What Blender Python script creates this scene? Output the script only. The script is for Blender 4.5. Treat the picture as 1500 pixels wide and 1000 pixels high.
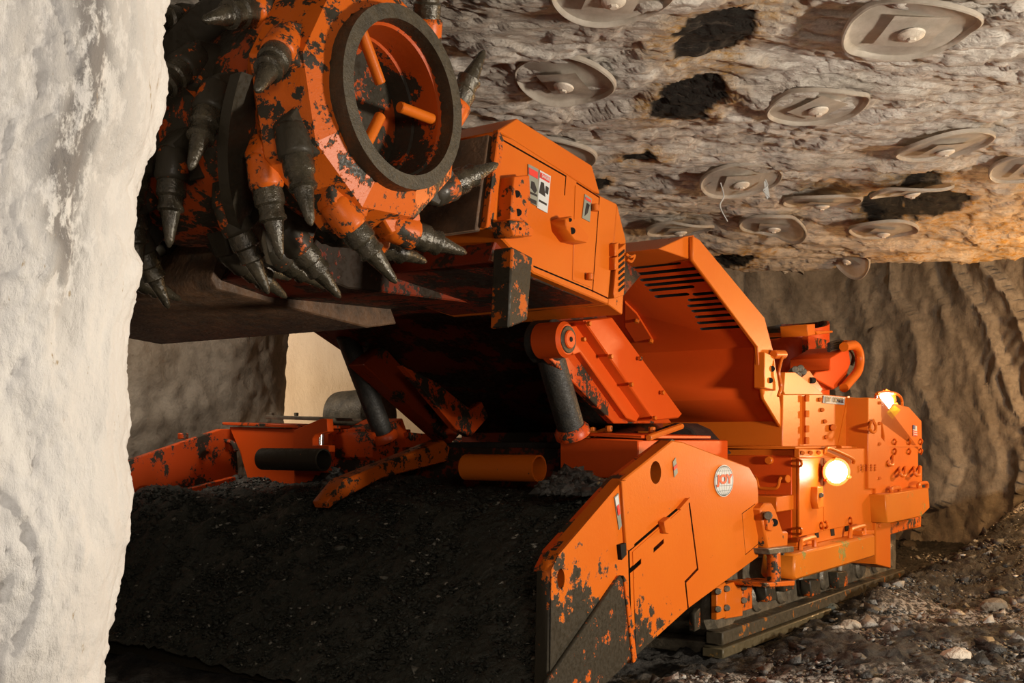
import bpy, bmesh, math, random
import numpy as np
from mathutils import Vector, Matrix
random.seed(7); rng = np.random.default_rng(11)
for o in list(bpy.data.objects): bpy.data.objects.remove(o, do_unlink=True)
SC = bpy.context.scene; COL = SC.collection
# ------------------------------------------------------------------ camera, world, lights, exposure
F, CX, HY, CZ = 1600.0, 750.0, 645.0, 1.03
cam = bpy.data.cameras.new('camera'); co = bpy.data.objects.new('camera', cam); COL.objects.link(co)
co.location = (0, 0, CZ); co.rotation_euler = (math.radians(90), 0, 0)
cam.sensor_width = 36; cam.lens = F/1500*36; cam.shift_y = (HY-500)/1500; cam.clip_start = .05
SC.camera = co
w = bpy.data.worlds.new('world'); SC.world = w; w.use_nodes = True
w.node_tree.nodes['Background'].inputs[0].default_value = (.9, .78, .66, 1)
w.node_tree.nodes['Background'].inputs[1].default_value = .035
def light(name, kind, loc, aim, energy, color, size=.5, spot=None, blend=.4):
    d = bpy.data.lights.new(name, kind); d.energy = energy; d.color = color
    if kind == 'AREA': d.size = size
    else: d.shadow_soft_size = size
    if spot: d.spot_size = math.radians(spot); d.spot_blend = blend
    o = bpy.data.objects.new(name, d); COL.objects.link(o); o.location = loc
    o.rotation_euler = (Vector(aim)-Vector(loc)).to_track_quat('-Z', 'Y').to_euler()
    return o
def W_(u, v, z): n_ = math.hypot(1125, 1600); a, b = 1125/n_, 1600/n_; u -= 2.105; return (b*u+a*v, -a*u+b*v, z)
light('strobe_key', 'AREA', (4.7, 1.5, 1.05), (1.0, 5.4, 1.5), 280, (1, .89, .74), .45)
light('strobe_camera', 'AREA', (.5, -.7, 1.7), (.6, 5, 1.3), 30, (1, .88, .74), .6)
light('strobe_pillar', 'SPOT', (-2.2, .1, 2.1), (-1.35, 1.75, 1.2), 62, (1, .94, .88), .12, 110, .8)
light('work_lamp_rear', 'POINT', (5.0, 7.9, 1.55), (4, 10, 1.5), 200, (1, .58, .24), .12)
light('work_lamp_crosscut', 'SPOT', (-3.5, 11.5, 1.7), (-2.0, 12.9, 1.3), 95, (1, .66, .36), .15, 130, .6)
light('added_fill_far_side', 'SPOT', tuple(W_(-3.25, 3.7, 2.35)), tuple(W_(-4.15, 5.0, 1.1)), 75, (1, .88, .74), .2, 125, .7)  # added fill spot, out of view, to brighten the rib behind the machine
SC.view_settings.view_transform = 'Standard'; SC.view_settings.look = 'None'
SC.view_settings.gamma = 1; SC.view_settings.use_curve_mapping = False
SC.view_settings.exposure = 0.35
# ------------------------------------------------------------------ machine frame: u lateral (0 = near side), v rearwards, z up
_n = math.hypot(1125, 1600); R = Vector((1125/_n, 1600/_n, 0)); N = Vector((R.y, -R.x, 0)); U0 = -2.105
CU, CV = -1.45, 5.0
def L(u, v, z): return Vector((u-CU, v-CV, z))
def ray(px, py): return Vector(((px-CX)/F, 1, (HY-py)/F))
def toL(p): return Vector((p.dot(N)-U0-CU, p.dot(R)-CV, p.z+CZ))
def pu(px, py, u): r = ray(px, py); return toL(r*((u+U0)/r.dot(N)))
def pv(px, py, v): r = ray(px, py); return toL(r*(v/r.dot(R)))
def pz(px, py, z): r = ray(px, py); p = r*((z-CZ)/r.z); p.z = z; return p
def pd(px, py, d): p = ray(px, py)*d; p.z += CZ; return p
def W(u, v, z): p = N*(u+U0)+R*v; p.z = z; return p
UX, VX, ZX = Vector((1, 0, 0)), Vector((0, 1, 0)), Vector((0, 0, 1))
# ------------------------------------------------------------------ numpy noise
def _hash(ix, iy, s):
    h = (ix.astype(np.int64)*374761393 + iy.astype(np.int64)*668265263 + s*1442695041) & 0x7fffffff
    h = ((h ^ (h >> 13))*1274126177) & 0x7fffffff
    return ((h ^ (h >> 16)) & 0xffff)/65535.0
def vn(x, y, s=0):
    ix = np.floor(x); iy = np.floor(y); fx = x-ix; fy = y-iy
    fx = fx*fx*(3-2*fx); fy = fy*fy*(3-2*fy); ix = ix.astype(int); iy = iy.astype(int)
    a = _hash(ix, iy, s); b = _hash(ix+1, iy, s); c = _hash(ix, iy+1, s); d = _hash(ix+1, iy+1, s)
    return (a*(1-fx)+b*fx)*(1-fy)+(c*(1-fx)+d*fx)*fy
def fbm(x, y, o=4, s=0, g=.5):
    t = 0; a = 1; n = 0
    for i in range(o): t = t+a*vn(x*2**i+17.3*i, y*2**i-9.1*i, s+i); n += a; a *= g
    return t/n
def sst(a, b, x): t = np.clip((x-a)/(b-a), 0, 1); return t*t*(3-2*t)
# ------------------------------------------------------------------ materials
class NT:
    def __init__(s, name):
        s.m = bpy.data.materials.new(name); s.m.use_nodes = True; s.t = s.m.node_tree
        s.b = s.t.nodes['Principled BSDF']; s.co = None
    def n(s, typ, **k):
        nd = s.t.nodes.new(typ)
        for a, v in k.items(): setattr(nd, a, v)
        return nd
    def l(s, a, b): s.t.links.new(a, b)
    def coord(s, stretch=None):
        if s.co is None:
            tc = s.n('ShaderNodeTexCoord'); oi = s.n('ShaderNodeObjectInfo')
            m = s.n('ShaderNodeMath', operation='MULTIPLY'); m.inputs[1].default_value = 23.7; s.l(oi.outputs['Random'], m.inputs[0])
            ad = s.n('ShaderNodeVectorMath', operation='ADD'); s.l(tc.outputs['Object'], ad.inputs[0]); s.l(m.outputs[0], ad.inputs[1]); s.co = ad.outputs[0]
        if stretch:
            mp = s.n('ShaderNodeMapping'); mp.inputs['Scale'].default_value = stretch; s.l(s.co, mp.inputs[0]); return mp.outputs[0]
        return s.co
    def noise(s, sc, det=6, rough=.6, stretch=None, dist=0):
        nd = s.n('ShaderNodeTexNoise'); nd.inputs['Scale'].default_value = sc; nd.inputs['Detail'].default_value = det
        nd.inputs['Roughness'].default_value = rough; nd.inputs['Distortion'].default_value = dist
        s.l(s.coord(stretch), nd.inputs['Vector']); return nd.outputs['Fac']
    def ramp(s, fac, stops):
        r = s.n('ShaderNodeValToRGB'); e = r.color_ramp.elements
        while len(e) < len(stops): e.new(.5)
        for i, (p, c) in enumerate(stops):
            e[i].position = p; e[i].color = (c, c, c, 1) if isinstance(c, (int, float)) else (*c, 1)
        s.l(fac, r.inputs[0]); return r.outputs[0]
    def mix(s, fac, a, b, mode='MIX'):
        m = s.n('ShaderNodeMix', data_type='RGBA', blend_type=mode)
        for sock, v in ((m.inputs[0], fac), (m.inputs[6], a), (m.inputs[7], b)):
            if isinstance(v, (int, float)): sock.default_value = v
            elif isinstance(v, tuple): sock.default_value = (*v, 1)
            else: s.l(v, sock)
        return m.outputs[2]
    def mth(s, op, a, b=None):
        m = s.n('ShaderNodeMath', operation=op)
        for i, v in enumerate((a, b)):
            if v is None: continue
            if isinstance(v, (int, float)): m.inputs[i].default_value = v
            else: s.l(v, m.inputs[i])
        return m.outputs[0]
    def bump(s, h, st=.5, d=.01, prev=None):
        b = s.n('ShaderNodeBump'); b.inputs['Strength'].default_value = st; b.inputs['Distance'].default_value = d
        s.l(h, b.inputs['Height'])
        if prev: s.l(prev, b.inputs['Normal'])
        return b.outputs[0]
    def attr(s, name):
        a = s.n('ShaderNodeAttribute'); a.attribute_name = name; return a.outputs['Fac']
    def out(s, col=None, rough=None, normal=None, spec=None, metal=None):
        for key, v in (('Base Color', col), ('Roughness', rough), ('Normal', normal), ('Specular IOR Level', spec), ('Metallic', metal)):
            if v is None: continue
            i = s.b.inputs[key]
            if isinstance(v, (int, float)): i.default_value = v
            elif isinstance(v, tuple): i.default_value = (*v, 1)
            else: s.l(v, i)
        return s.m
MUD = (.022, .018, .012)
def paint(name, col=(.54, .108, .007), wear=.30, scale=6, fine=45, mud=MUD, rough=.38, stretch=None, grad=None):
    """orange enamel, chipped and muddied over the given share of its surface"""
    t = NT(name)
    a = t.noise(scale, 5, .62, stretch); b = t.noise(fine, 4, .7)
    s = t.mth('ADD', t.mth('MULTIPLY', a, .72), t.mth('MULTIPLY', b, .28))
    k = .5+(.5-wear)*.36 if wear else 2
    if grad:      # dirt thickens along a direction of the part (vector, start, end, share)
        dp = t.n('ShaderNodeVectorMath', operation='DOT_PRODUCT'); tc = t.n('ShaderNodeTexCoord'); t.l(tc.outputs['Object'], dp.inputs[0]); dp.inputs[1].default_value = grad[0]
        mr = t.n('ShaderNodeMapRange'); mr.inputs[1].default_value = grad[1]; mr.inputs[2].default_value = grad[2]; mr.inputs[3].default_value = 0; mr.inputs[4].default_value = grad[3]; t.l(dp.outputs['Value'], mr.inputs[0])
        s = t.mth('ADD', s, mr.outputs[0])
    msk = t.ramp(s, [(min(max(k-.012, 0), .98), 0), (min(max(k+.012, .01), 1), 1)])
    v = t.noise(2.2, 3, .5)
    c = t.mix(t.ramp(v, [(.3, 0), (.75, 1)]), col, tuple(min(1, x*y) for x, y in zip(col, (1.06, 1.22, 1.3))))
    mc = t.mix(b, mud, tuple(x*1.9 for x in mud))
    r = t.mix(msk, (rough,)*3, t.ramp(b, [(.35, .28), (.65, .7)]))
    h = t.mth('ADD', t.mth('MULTIPLY', msk, .8), t.mth('MULTIPLY', b, .5))
    return t.out(t.mix(msk, c, mc), r, t.bump(h, .35, .004), .25)
def flat(name, col, rough=.5, metal=0, spec=.5, emit=None, es=1):
    t = NT(name); t.out(col, rough, None, spec, metal)
    if emit: t.b.inputs['Emission Color'].default_value = (*emit, 1); t.b.inputs['Emission Strength'].default_value = es
    return t.m
def metal(name, c1, c2, rough=.35, scale=14, bump=.5, metallic=.3):
    t = NT(name); a = t.noise(scale, 6, .65); b = t.noise(scale*5, 4, .6)
    return t.out(t.mix(t.ramp(a, [(.35, 0), (.68, 1)]), c1, c2), t.ramp(b, [(.3, rough*.7), (.7, min(1, rough*1.6))]), t.bump(t.mth('ADD', a, b), bump, .006), .6, metallic)
M = {}
M['clean'] = paint('orange_paint_clean', wear=.0, fine=30)
M['light'] = paint('orange_paint_chipped', wear=.12, scale=14, fine=70)
M['plate'] = paint('side_plate_paint', wear=.02, scale=13, fine=60, grad=((0, -.5, -1.2), -.10, .45, .33))
M['worn'] = paint('orange_paint_worn', wear=.40, scale=17, fine=80, col=(.54, .095, .007))
M['heavy'] = paint('orange_paint_mud_caked', wear=.72, scale=13, fine=70, col=(.48, .08, .007))
M['vheavy'] = paint('mud_over_orange_paint', wear=1.0, scale=10, fine=60, col=(.42, .07, .008))
M['red'] = paint('shade_reddened_enamel', wear=.06, scale=4, col=(.56, .062, .006))  # orange paint reddened: tone of shade and bounce put into the colour
M['redworn'] = paint('shade_reddened_enamel_worn', wear=.42, scale=7, fine=60, col=(.50, .055, .006))  # same shade-reddened colour, with real wear and mud on top
M['yellow'] = paint('yellowed_orange_bumper', wear=.22, scale=5, col=(.52, .125, .008), mud=(.16, .13, .03))
M['pick'] = metal('muddy_pick_steel', (.024, .020, .013), (.075, .062, .040), .20, 16, .6, .25)
M['ring'] = metal('dark_ring_steel', (.028, .022, .011), (.055, .042, .022), .45, 22, .35, .1)
M['black'] = metal('black_rubber_and_rod', (.012, .011, .010), (.03, .026, .02), .5, 20, .3, 0)
M['steel'] = metal('grimy_steel', (.06, .05, .035), (.16, .13, .09), .4, 15, .5, .2)
M['rust'] = metal('rusty_mud_plate', (.05, .028, .014), (.15, .075, .035), .6, 9, .6, 0)
M['grime_shade'] = paint('grimy_shade_red_paint', wear=.55, scale=4, fine=40, col=(.16, .020, .006), mud=(.018, .012, .008), rough=.5)  # grimy paint darkened further, underside and seam shade put into the colour
M['chrome'] = flat('chrome_rod', (.75, .74, .72), .12, 1)
M['dark'] = flat('hole_shade_black', (.01, .009, .008), .8, 0, .2)  # flat black that puts the shade of holes and slots into the colour
M['bolt'] = paint('bolt_paint', wear=.2, scale=30)
M['signgrey'] = flat('sign_plate_grey', (.30, .34, .36), .5)
M['ink'] = flat('sign_ink_black', (.012, .012, .014), .5)
M['stickerwhite'] = flat('sticker_white', (.52, .54, .54), .5)
M['stickergrey'] = flat('sticker_grey', (.22, .23, .19), .45)
M['signred'] = flat('sticker_red', (.65, .04, .03), .45)
M['joyred'] = flat('logo_orange_red', (.55, .065, .010), .4)
M['globe'] = flat('logo_grid_grey', (.09, .11, .11), .5)
M['flagblue'] = flat('flag_blue', (.05, .07, .2), .5)
M['lamp'] = flat('lamp_lens_lit', (1, .95, .85), .2, 0, .5, (1, .92, .76), 22)
M['reflector'] = flat('yellow_reflector', (.95, .62, .02), .25)
# ------------------------------------------------------------------ mesh helpers
def link(name, me, mat, parent=None, smooth=40):
    if smooth is not None:
        me.polygons.foreach_set('use_smooth', [True]*len(me.polygons)); me.set_sharp_from_angle(angle=math.radians(smooth))
    o = bpy.data.objects.new(name, me); COL.objects.link(o)
    if mat is not None: me.materials.append(mat)
    if parent is not None: o.parent = parent
    return o
def fin(name, bm, mat, parent=None, bev=0, smooth=40):
    bmesh.ops.recalc_face_normals(bm, faces=bm.faces)
    if bev: bmesh.ops.bevel(bm, geom=[e for e in bm.edges if len(e.link_faces) == 2 and e.calc_face_angle(0) > .5], offset=bev, segments=1, affect='EDGES', clamp_overlap=True)
    me = bpy.data.meshes.new(name); bm.to_mesh(me); bm.free()
    return link(name, me, mat, parent, smooth)
def add_prism(bm, pts, ext):
    a = [bm.verts.new(p) for p in pts]; b = [bm.verts.new(p+ext) for p in pts]; n = len(pts)
    bm.faces.new(a); bm.faces.new(b[::-1])
    for i in range(n): bm.faces.new((a[i], a[(i+1) % n], b[(i+1) % n], b[i]))
def prism(name, pts, ext, mat, parent=None, bev=.004):
    bm = bmesh.new(); add_prism(bm, pts, ext); return fin(name, bm, mat, parent, bev)
def plate(name, px, u, th, mat, parent=None, bev=.004):       # plate parallel to the machine's side, th inwards
    return prism(name, [pu(x, y, u) for x, y in px], UX*-th, mat, parent, bev)
def box(name, a, b, mat, parent=None, bev=.004):
    x0, x1 = sorted((a[0], b[0])); y0, y1 = sorted((a[1], b[1])); z0, z1 = sorted((a[2], b[2]))
    return prism(name, [Vector(p) for p in ((x0, y0, z0), (x1, y0, z0), (x1, y1, z0), (x0, y1, z0))], Vector((0, 0, z1-z0)), mat, parent, bev)
def ubox(name, u0, u1, v0, v1, z0, z1, mat, parent=None, bev=.004): return box(name, L(u0, v0, z0), L(u1, v1, z1), mat, parent, bev)
def frame(d):
    d = d.normalized(); x = d.orthogonal().normalized(); return x, d.cross(x), d
def add_lathe(bm, a, d, prof, seg=20, caps=True):
    x, y, d = frame(d); rings = []
    for h, r in prof: rings.append([bm.verts.new(a+d*h+(x*math.cos(t)+y*math.sin(t))*r) for t in [2*math.pi*i/seg for i in range(seg)]])
    for p, q in zip(rings, rings[1:]):
        for i in range(seg): bm.faces.new((p[i], p[(i+1) % seg], q[(i+1) % seg], q[i]))
    if caps: bm.faces.new(rings[0][::-1]); bm.faces.new(rings[-1])
def lathe(name, a, d, prof, mat, parent=None, seg=20, caps=True, smooth=40):
    bm = bmesh.new(); add_lathe(bm, a, d, prof, seg, caps); return fin(name, bm, mat, parent, 0, smooth)
def cyl(name, a, b, r, mat, parent=None, seg=20, bev=None):
    h = (b-a).length; e = min(r*.18, h*.2) if bev is None else bev
    return lathe(name, a, b-a, [(0, r-e), (e, r), (h-e, r), (h, r-e)], mat, parent, seg)
def pipe(name, a, b, r, t, mat, parent=None, seg=28):
    h = (b-a).length; bm = bmesh.new(); x, y, d = frame(b-a); rs = []
    for hh, rr in ((0, r), (h, r), (h, r-t), (0, r-t)): rs.append([bm.verts.new(a+d*hh+(x*math.cos(q)+y*math.sin(q))*rr) for q in [2*math.pi*i/seg for i in range(seg)]])
    for k in range(4):
        p, q = rs[k], rs[(k+1) % 4]
        for i in range(seg): bm.faces.new((p[i], p[(i+1) % seg], q[(i+1) % seg], q[i]))
    return fin(name, bm, mat, parent)
def tube(name, pts, r, mat, parent=None, seg=8, sub=6):
    P = [Vector(p) for p in pts]; path = []
    for i in range(len(P)-1):
        p0, p1, p2, p3 = P[max(i-1, 0)], P[i], P[i+1], P[min(i+2, len(P)-1)]
        for k in range(sub):
            t = k/sub; path.append(.5*((2*p1)+(p2-p0)*t+(2*p0-5*p1+4*p2-p3)*t*t+(3*p1-p0-3*p2+p3)*t**3))
    path.append(P[-1]); bm = bmesh.new(); prev = None; x = None; first = None
    for i, p in enumerate(path):
        d = (path[min(i+1, len(path)-1)]-path[max(i-1, 0)]).normalized()
        x = d.orthogonal().normalized() if x is None else (x-d*x.dot(d)).normalized(); y = d.cross(x)
        ring = [bm.verts.new(p+(x*math.cos(q)+y*math.sin(q))*r) for q in [2*math.pi*j/seg for j in range(seg)]]
        if prev:
            for j in range(seg): bm.faces.new((prev[j], prev[(j+1) % seg], ring[(j+1) % seg], ring[j]))
        else: bm.faces.new(ring[::-1])
        prev = ring
    bm.faces.new(prev); return fin(name, bm, mat, parent)
def cut(o, fills, inner=None):
    """carve real openings out of a plate; fills = list of functions that add a closed cutter to a bmesh"""
    bm = bmesh.new()
    for f in fills: f(bm)
    bmesh.ops.recalc_face_normals(bm, faces=bm.faces)
    me = bpy.data.meshes.new('cutter'); bm.to_mesh(me); bm.free(); c = bpy.data.objects.new('cutter', me); COL.objects.link(c)
    c.parent = o.parent
    if inner is not None: me.materials.append(inner)
    md = o.modifiers.new('b', 'BOOLEAN'); md.operation = 'DIFFERENCE'; md.object = c; md.solver = 'EXACT'; md.material_mode = 'TRANSFER' if inner is not None else 'INDEX'
    bpy.context.view_layer.update()
    new = bpy.data.meshes.new_from_object(o.evaluated_get(bpy.context.evaluated_depsgraph_get()))
    o.modifiers.clear(); o.data = new; new.name = o.name; bpy.data.objects.remove(c, do_unlink=True)
    new.polygons.foreach_set('use_smooth', [True]*len(new.polygons)); new.set_sharp_from_angle(angle=math.radians(40))
def groove(o, lines, u, w=.007, dep=.012):
    """cut narrow seams along pixel-derived polylines into a plate's outer face"""
    fs = []
    for ln_ in lines:
        for p, q in zip(ln_, ln_[1:]):
            a, b = pu(*p, u), pu(*q, u); d = (b-a).normalized(); n_ = UX.cross(d)*w*.5; a = a-d*w*.45; b = b+d*w*.45
            fs.append(lambda bm, a=a, b=b, n_=n_: add_prism(bm, [a-n_+UX*.02, b-n_+UX*.02, b+n_+UX*.02, a+n_+UX*.02], UX*-(.02+dep)))
    for f in fs: cut(o, [f], M['grime_shade'])  # seam walls darkened: gap shade and dirt both in the colour
def tag(o, label=None, cat=None, group=None, kind=None):
    if label: o['label'] = label
    if cat: o['category'] = cat
    if group: o['group'] = group
    if kind: o['kind'] = kind
    return o
def empty(name, loc, rz=0):
    o = bpy.data.objects.new(name, None); COL.objects.link(o); o.location = loc; o.rotation_euler = (0, 0, rz); o.empty_display_size = .1; return o
def gridmesh(name, P, mat, attrs=None, flip=False, parent=None):
    ny, nx, _ = P.shape; me = bpy.data.meshes.new(name)
    idx = np.arange(nx*ny).reshape(ny, nx); a, b, c, d = idx[:-1, :-1], idx[:-1, 1:], idx[1:, 1:], idx[1:, :-1]
    q = np.stack([a, b, c, d] if not flip else [a, d, c, b], -1).reshape(-1, 4)
    me.vertices.add(nx*ny); me.vertices.foreach_set('co', P.reshape(-1).astype(np.float32))
    me.loops.add(q.size); me.loops.foreach_set('vertex_index', q.reshape(-1).astype(np.int32))
    me.polygons.add(len(q)); me.polygons.foreach_set('loop_start', np.arange(0, q.size, 4, dtype=np.int32)); me.polygons.foreach_set('loop_total', np.full(len(q), 4, np.int32))
    me.update(calc_edges=True); me.validate()
    for k, v in (attrs or {}).items():
        at = me.attributes.new(k, 'FLOAT', 'POINT'); at.data.foreach_set('value', v.reshape(-1).astype(np.float32))
    me.polygons.foreach_set('use_smooth', [True]*len(me.polygons))
    o = bpy.data.objects.new(name, me); COL.objects.link(o); me.materials.append(mat)
    if parent is not None: o.parent = parent
    return o
def stones(name, pos, size, tone, mat, parent=None, flatten=.7):
    """angular broken stones joined into one mesh (too many to count)"""
    base = np.array([(1, 1, 1), (1, -1, -1), (-1, 1, -1), (-1, -1, 1), (1.3, 0, 0), (-1.3, 0, 0), (0, 1.2, 0), (0, -1.2, 0), (0, 0, 1.1), (0, 0, -1.1)], float)
    bm = bmesh.new()
    for p in base: bm.verts.new(p)
    bmesh.ops.convex_hull(bm, input=bm.verts); bm.verts.index_update(); bm.verts.ensure_lookup_table()
    B = np.array([v.co[:] for v in bm.verts]); T = np.array([[v.index for v in f.verts] for f in bm.faces]); bm.free()
    n = len(pos); nb = len(B); V = B[None]*(1+.45*(rng.random((n, nb, 1))-.5))
    q = rng.normal(size=(n, 4)); q /= np.linalg.norm(q, axis=1, keepdims=True); ww, x, y, z = q.T
    Rm = np.stack([np.stack([1-2*(y*y+z*z), 2*(x*y-z*ww), 2*(x*z+y*ww)], -1), np.stack([2*(x*y+z*ww), 1-2*(x*x+z*z), 2*(y*z-x*ww)], -1), np.stack([2*(x*z-y*ww), 2*(y*z+x*ww), 1-2*(x*x+y*y)], -1)], 1)
    V = V*(.55+.75*rng.random((n, 1, 3))); V = np.einsum('nij,nkj->nki', Rm, V); V[..., 2] *= flatten
    V = V*size[:, None, None]*.6+pos[:, None, :]
    me = bpy.data.meshes.new(name); tri = (T[None]+(np.arange(n)*nb)[:, None, None]).reshape(-1, 3)
    me.vertices.add(n*nb); me.vertices.foreach_set('co', V.reshape(-1).astype(np.float32))
    me.loops.add(tri.size); me.loops.foreach_set('vertex_index', tri.reshape(-1).astype(np.int32))
    me.polygons.add(len(tri)); me.polygons.foreach_set('loop_start', np.arange(0, tri.size, 3, dtype=np.int32)); me.polygons.foreach_set('loop_total', np.full(len(tri), 3, np.int32))
    me.update(calc_edges=True); me.validate()
    at = me.attributes.new('tone', 'FLOAT', 'POINT'); at.data.foreach_set('value', np.repeat(tone, nb).astype(np.float32))
    o = bpy.data.objects.new(name, me); COL.objects.link(o); me.materials.append(mat)
    if parent is not None: o.parent = parent
    return o
def text(name, s, center, right, up, h, mat, parent, width=None, bold=.0, th=.002):
    cu = bpy.data.curves.new(name, 'FONT'); cu.body = s; cu.align_x = 'CENTER'; cu.align_y = 'CENTER'; cu.size = 1; cu.extrude = .0; cu.offset = bold
    t = bpy.data.objects.new(name, cu); COL.objects.link(t); bpy.context.view_layer.update()
    me = bpy.data.meshes.new_from_object(t.evaluated_get(bpy.context.evaluated_depsgraph_get())); bpy.data.objects.remove(t, do_unlink=True)
    xs = [v.co.x for v in me.vertices]; ys = [v.co.y for v in me.vertices]
    cx, cy = (min(xs)+max(xs))/2, (min(ys)+max(ys))/2; sy = h/(max(ys)-min(ys)); sx = sy if width is None else width/(max(xs)-min(xs))
    nrm = right.cross(up).normalized()
    for v in me.vertices: v.co = center+right*((v.co.x-cx)*sx)+up*((v.co.y-cy)*sy)+nrm*th
    return link(name, me, mat, parent, None)
# ------------------------------------------------------------------ rock materials
def rock_roof():
    t = NT('roof_rock'); c = t.attr('coal'); lo = t.attr('och')
    a = t.noise(3.2, 8, .66, (.6, 1.6, 1)); b = t.noise(22, 7, .7, (.7, 1.5, 1)); d = t.noise(90, 4, .6)
    col = t.mix(t.ramp(a, [(.34, 0), (.62, 1)]), (.50, .435, .37), (.78, .735, .675))
    col = t.mix(t.ramp(b, [(.36, 0), (.52, 1)]), t.mix(.45, col, (.17, .12, .08)), col)
    och = t.mth('MULTIPLY', lo, t.ramp(b, [(.40, .15), (.60, 1)]))
    col = t.mix(och, col, (.50, .27, .055))
    col = t.mix(t.ramp(d, [(.62, 0), (.72, 1)]), col, (.75, .70, .62))
    col = t.mix(c, col, (.016, .012, .008))
    f = t.noise(9, 9, .72, (.45, 2.2, 1), .8); n = t.bump(b, .8, .03); n = t.bump(f, .8, .04, n); n = t.bump(d, .5, .008, n)
    col = t.mix(t.ramp(f, [(.37, .45), (.42, 0)]), col, (.13, .10, .075))
    return t.out(col, .8, n, .35)
def rock_grey():
    t = NT('grey_rock_wall'); a = t.noise(1.5, 5, .6); b = t.noise(14, 8, .72); d = t.noise(60, 4, .6)
    col = t.mix(t.ramp(a, [(.35, 0), (.7, 1)]), (.20, .165, .125), (.36, .31, .25))
    col = t.mix(t.ramp(b, [(.35, 0), (.55, 1)]), t.mix(.5, col, (.10, .08, .06)), col)
    return t.out(col, .85, t.bump(d, .4, .006, t.bump(b, .7, .02)), .3)
def rock_white():
    t = NT('rock_dusted_pillar'); a = t.noise(2.2, 6, .6, (1.4, 1.4, .5)); b = t.noise(16, 8, .7, (1.6, 1.6, .7)); d = t.noise(70, 4, .65); e = t.noise(26, 5, .6, (2.2, 2.2, .6))
    col = t.mix(t.ramp(a, [(.3, 0), (.7, 1)]), (.70, .66, .62), (.84, .82, .79))
    col = t.mix(t.mth('MULTIPLY', t.attr('scar'), t.ramp(b, [(.42, 0), (.50, 1)])), col, (.27, .25, .235))
    col = t.mix(t.ramp(e, [(.68, 0), (.73, 1)]), col, (.46, .36, .24))
    return t.out(col, .85, t.bump(d, .35, .006, t.bump(b, .6, .022)), .25)
def rock_floor():
    t = NT('crushed_floor'); a = t.noise(5, 8, .7); b = t.noise(30, 6, .7); d = t.noise(1.2, 3, .5); k = t.attr('pale')
    col = t.mix(t.ramp(a, [(.42, 0), (.64, 1)]), (.016, .0145, .013), (.075, .067, .058))
    col = t.mix(t.mth('MULTIPLY', k, t.ramp(b, [(.47, 0), (.56, 1)])), col, (.56, .51, .45))
    return t.out(col, .72, t.bump(t.noise(75, 4, .7), .7, .02, t.bump(b, 1, .05)), .4)
def rubble(name, lo, hi, spec=.5, rough=.55):
    t = NT(name); b = t.noise(40, 4, .6); k = t.attr('tone')
    c = t.mix(t.ramp(k, [(0, 0), (1, 1)]), lo, hi); c = t.mix(t.ramp(b, [(.3, .0), (.7, .5)]), c, tuple(x*.4 for x in lo))
    return t.out(c, rough, t.bump(b, .8, .02), spec)
M['roof'] = rock_roof(); M['grey'] = rock_grey(); M['white'] = rock_white(); M['floor'] = rock_floor()
M['rubble'] = rubble('rubble_stone', (.017, .016, .0148), (.55, .52, .475))
M['coal'] = rubble('crushed_coal', (.021, .0235, .0175), (.48, .45, .38), .4, .55)
# ------------------------------------------------------------------ roof
ROOF = 2.72
xs = np.linspace(-3.2, 6.8, 640); ys = 2.4*(13.3/2.4)**np.linspace(0, 1, 600); X, Y = np.meshgrid(xs, ys)
def brow(X): return 10.0-.28*np.clip(X-2, -2, 4)
def roof_base(X, Y):
    b = brow(X); z = ROOF-.14*sst(b-2.6, b-.5, Y)+.35*sst(b, b+.35, Y)
    return z+.05*(fbm(X*.7, Y*.7, 2, 5)-.5)
wx = X+.35*(fbm(X*1.3, Y*1.3, 3, 40)-.5); wy = Y+.30*(fbm(X*1.1, Y*1.7, 3, 41)-.5)
wx = wx+.10*(fbm(X*5, Y*5, 3, 42)-.5); wy = wy+.08*(fbm(X*4, Y*6, 3, 43)-.5)
lay = fbm(wx*1.6, wy*3.0, 3, 2, .5)*11; stp = np.floor(lay)+sst(.86, 1, lay-np.floor(lay))
l2 = fbm(wx*4+5+.3*wy, wy*9-.8*wx, 3, 8, .55)*7; st2 = np.floor(l2)+sst(.8, 1, l2-np.floor(l2))
Z = roof_base(X, Y)-.017*(stp-5.5)-.009*(st2-3.5)-.014*(fbm(X*12, Y*30, 3, 9, .65)-.5)
coal = np.zeros_like(X); och = np.zeros_like(X)
edge = .75*(fbm(X*6, Y*6, 4, 20, .6)-.5)*2
for (px, py, rx, ry, sl) in ((1050, 53, 66, 36, 0), (1012, 146, 50, 28, .25), (937, 231, 30, 8, 0), (1350, 288, 84, 20, -.22), (1300, 300, 40, 16, -.2), (1072, 357, 32, 9, .1), (878, 268, 14, 5, 0)):
    c = pz(px, py, ROOF); d = c.y; dx = (X-c.x)/(rx*d/F); dy = ((Y-c.y)+0)/(ry*d*d/(F*(ROOF-CZ)))+sl*dx*(rx/ry)
    r = np.sqrt(dx*dx+dy*dy)+edge*.62
    coal = np.maximum(coal, 1-sst(.90, 1.0, r)); och = np.maximum(och, .95*(1-sst(1.0, 1.9, np.sqrt(dx*dx+dy*dy)+edge)))
och = np.maximum(och, .8*sst(.60, .72, fbm(X*.9+3, Y*.9, 4, 31)))
och = np.clip(och+.35*sst(6.8, 8.6, Y), 0, 1)
Z = Z*(1-coal)+(Z+.012+.02*(fbm(X*20, Y*20, 3, 77)-.5))*coal
tag(gridmesh('ceiling', np.stack([X, Y, Z], -1), M['roof'], {'coal': coal, 'och': och}, True), 'layered tan and grey mine roof with bare black coal patches', kind='structure')
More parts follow.
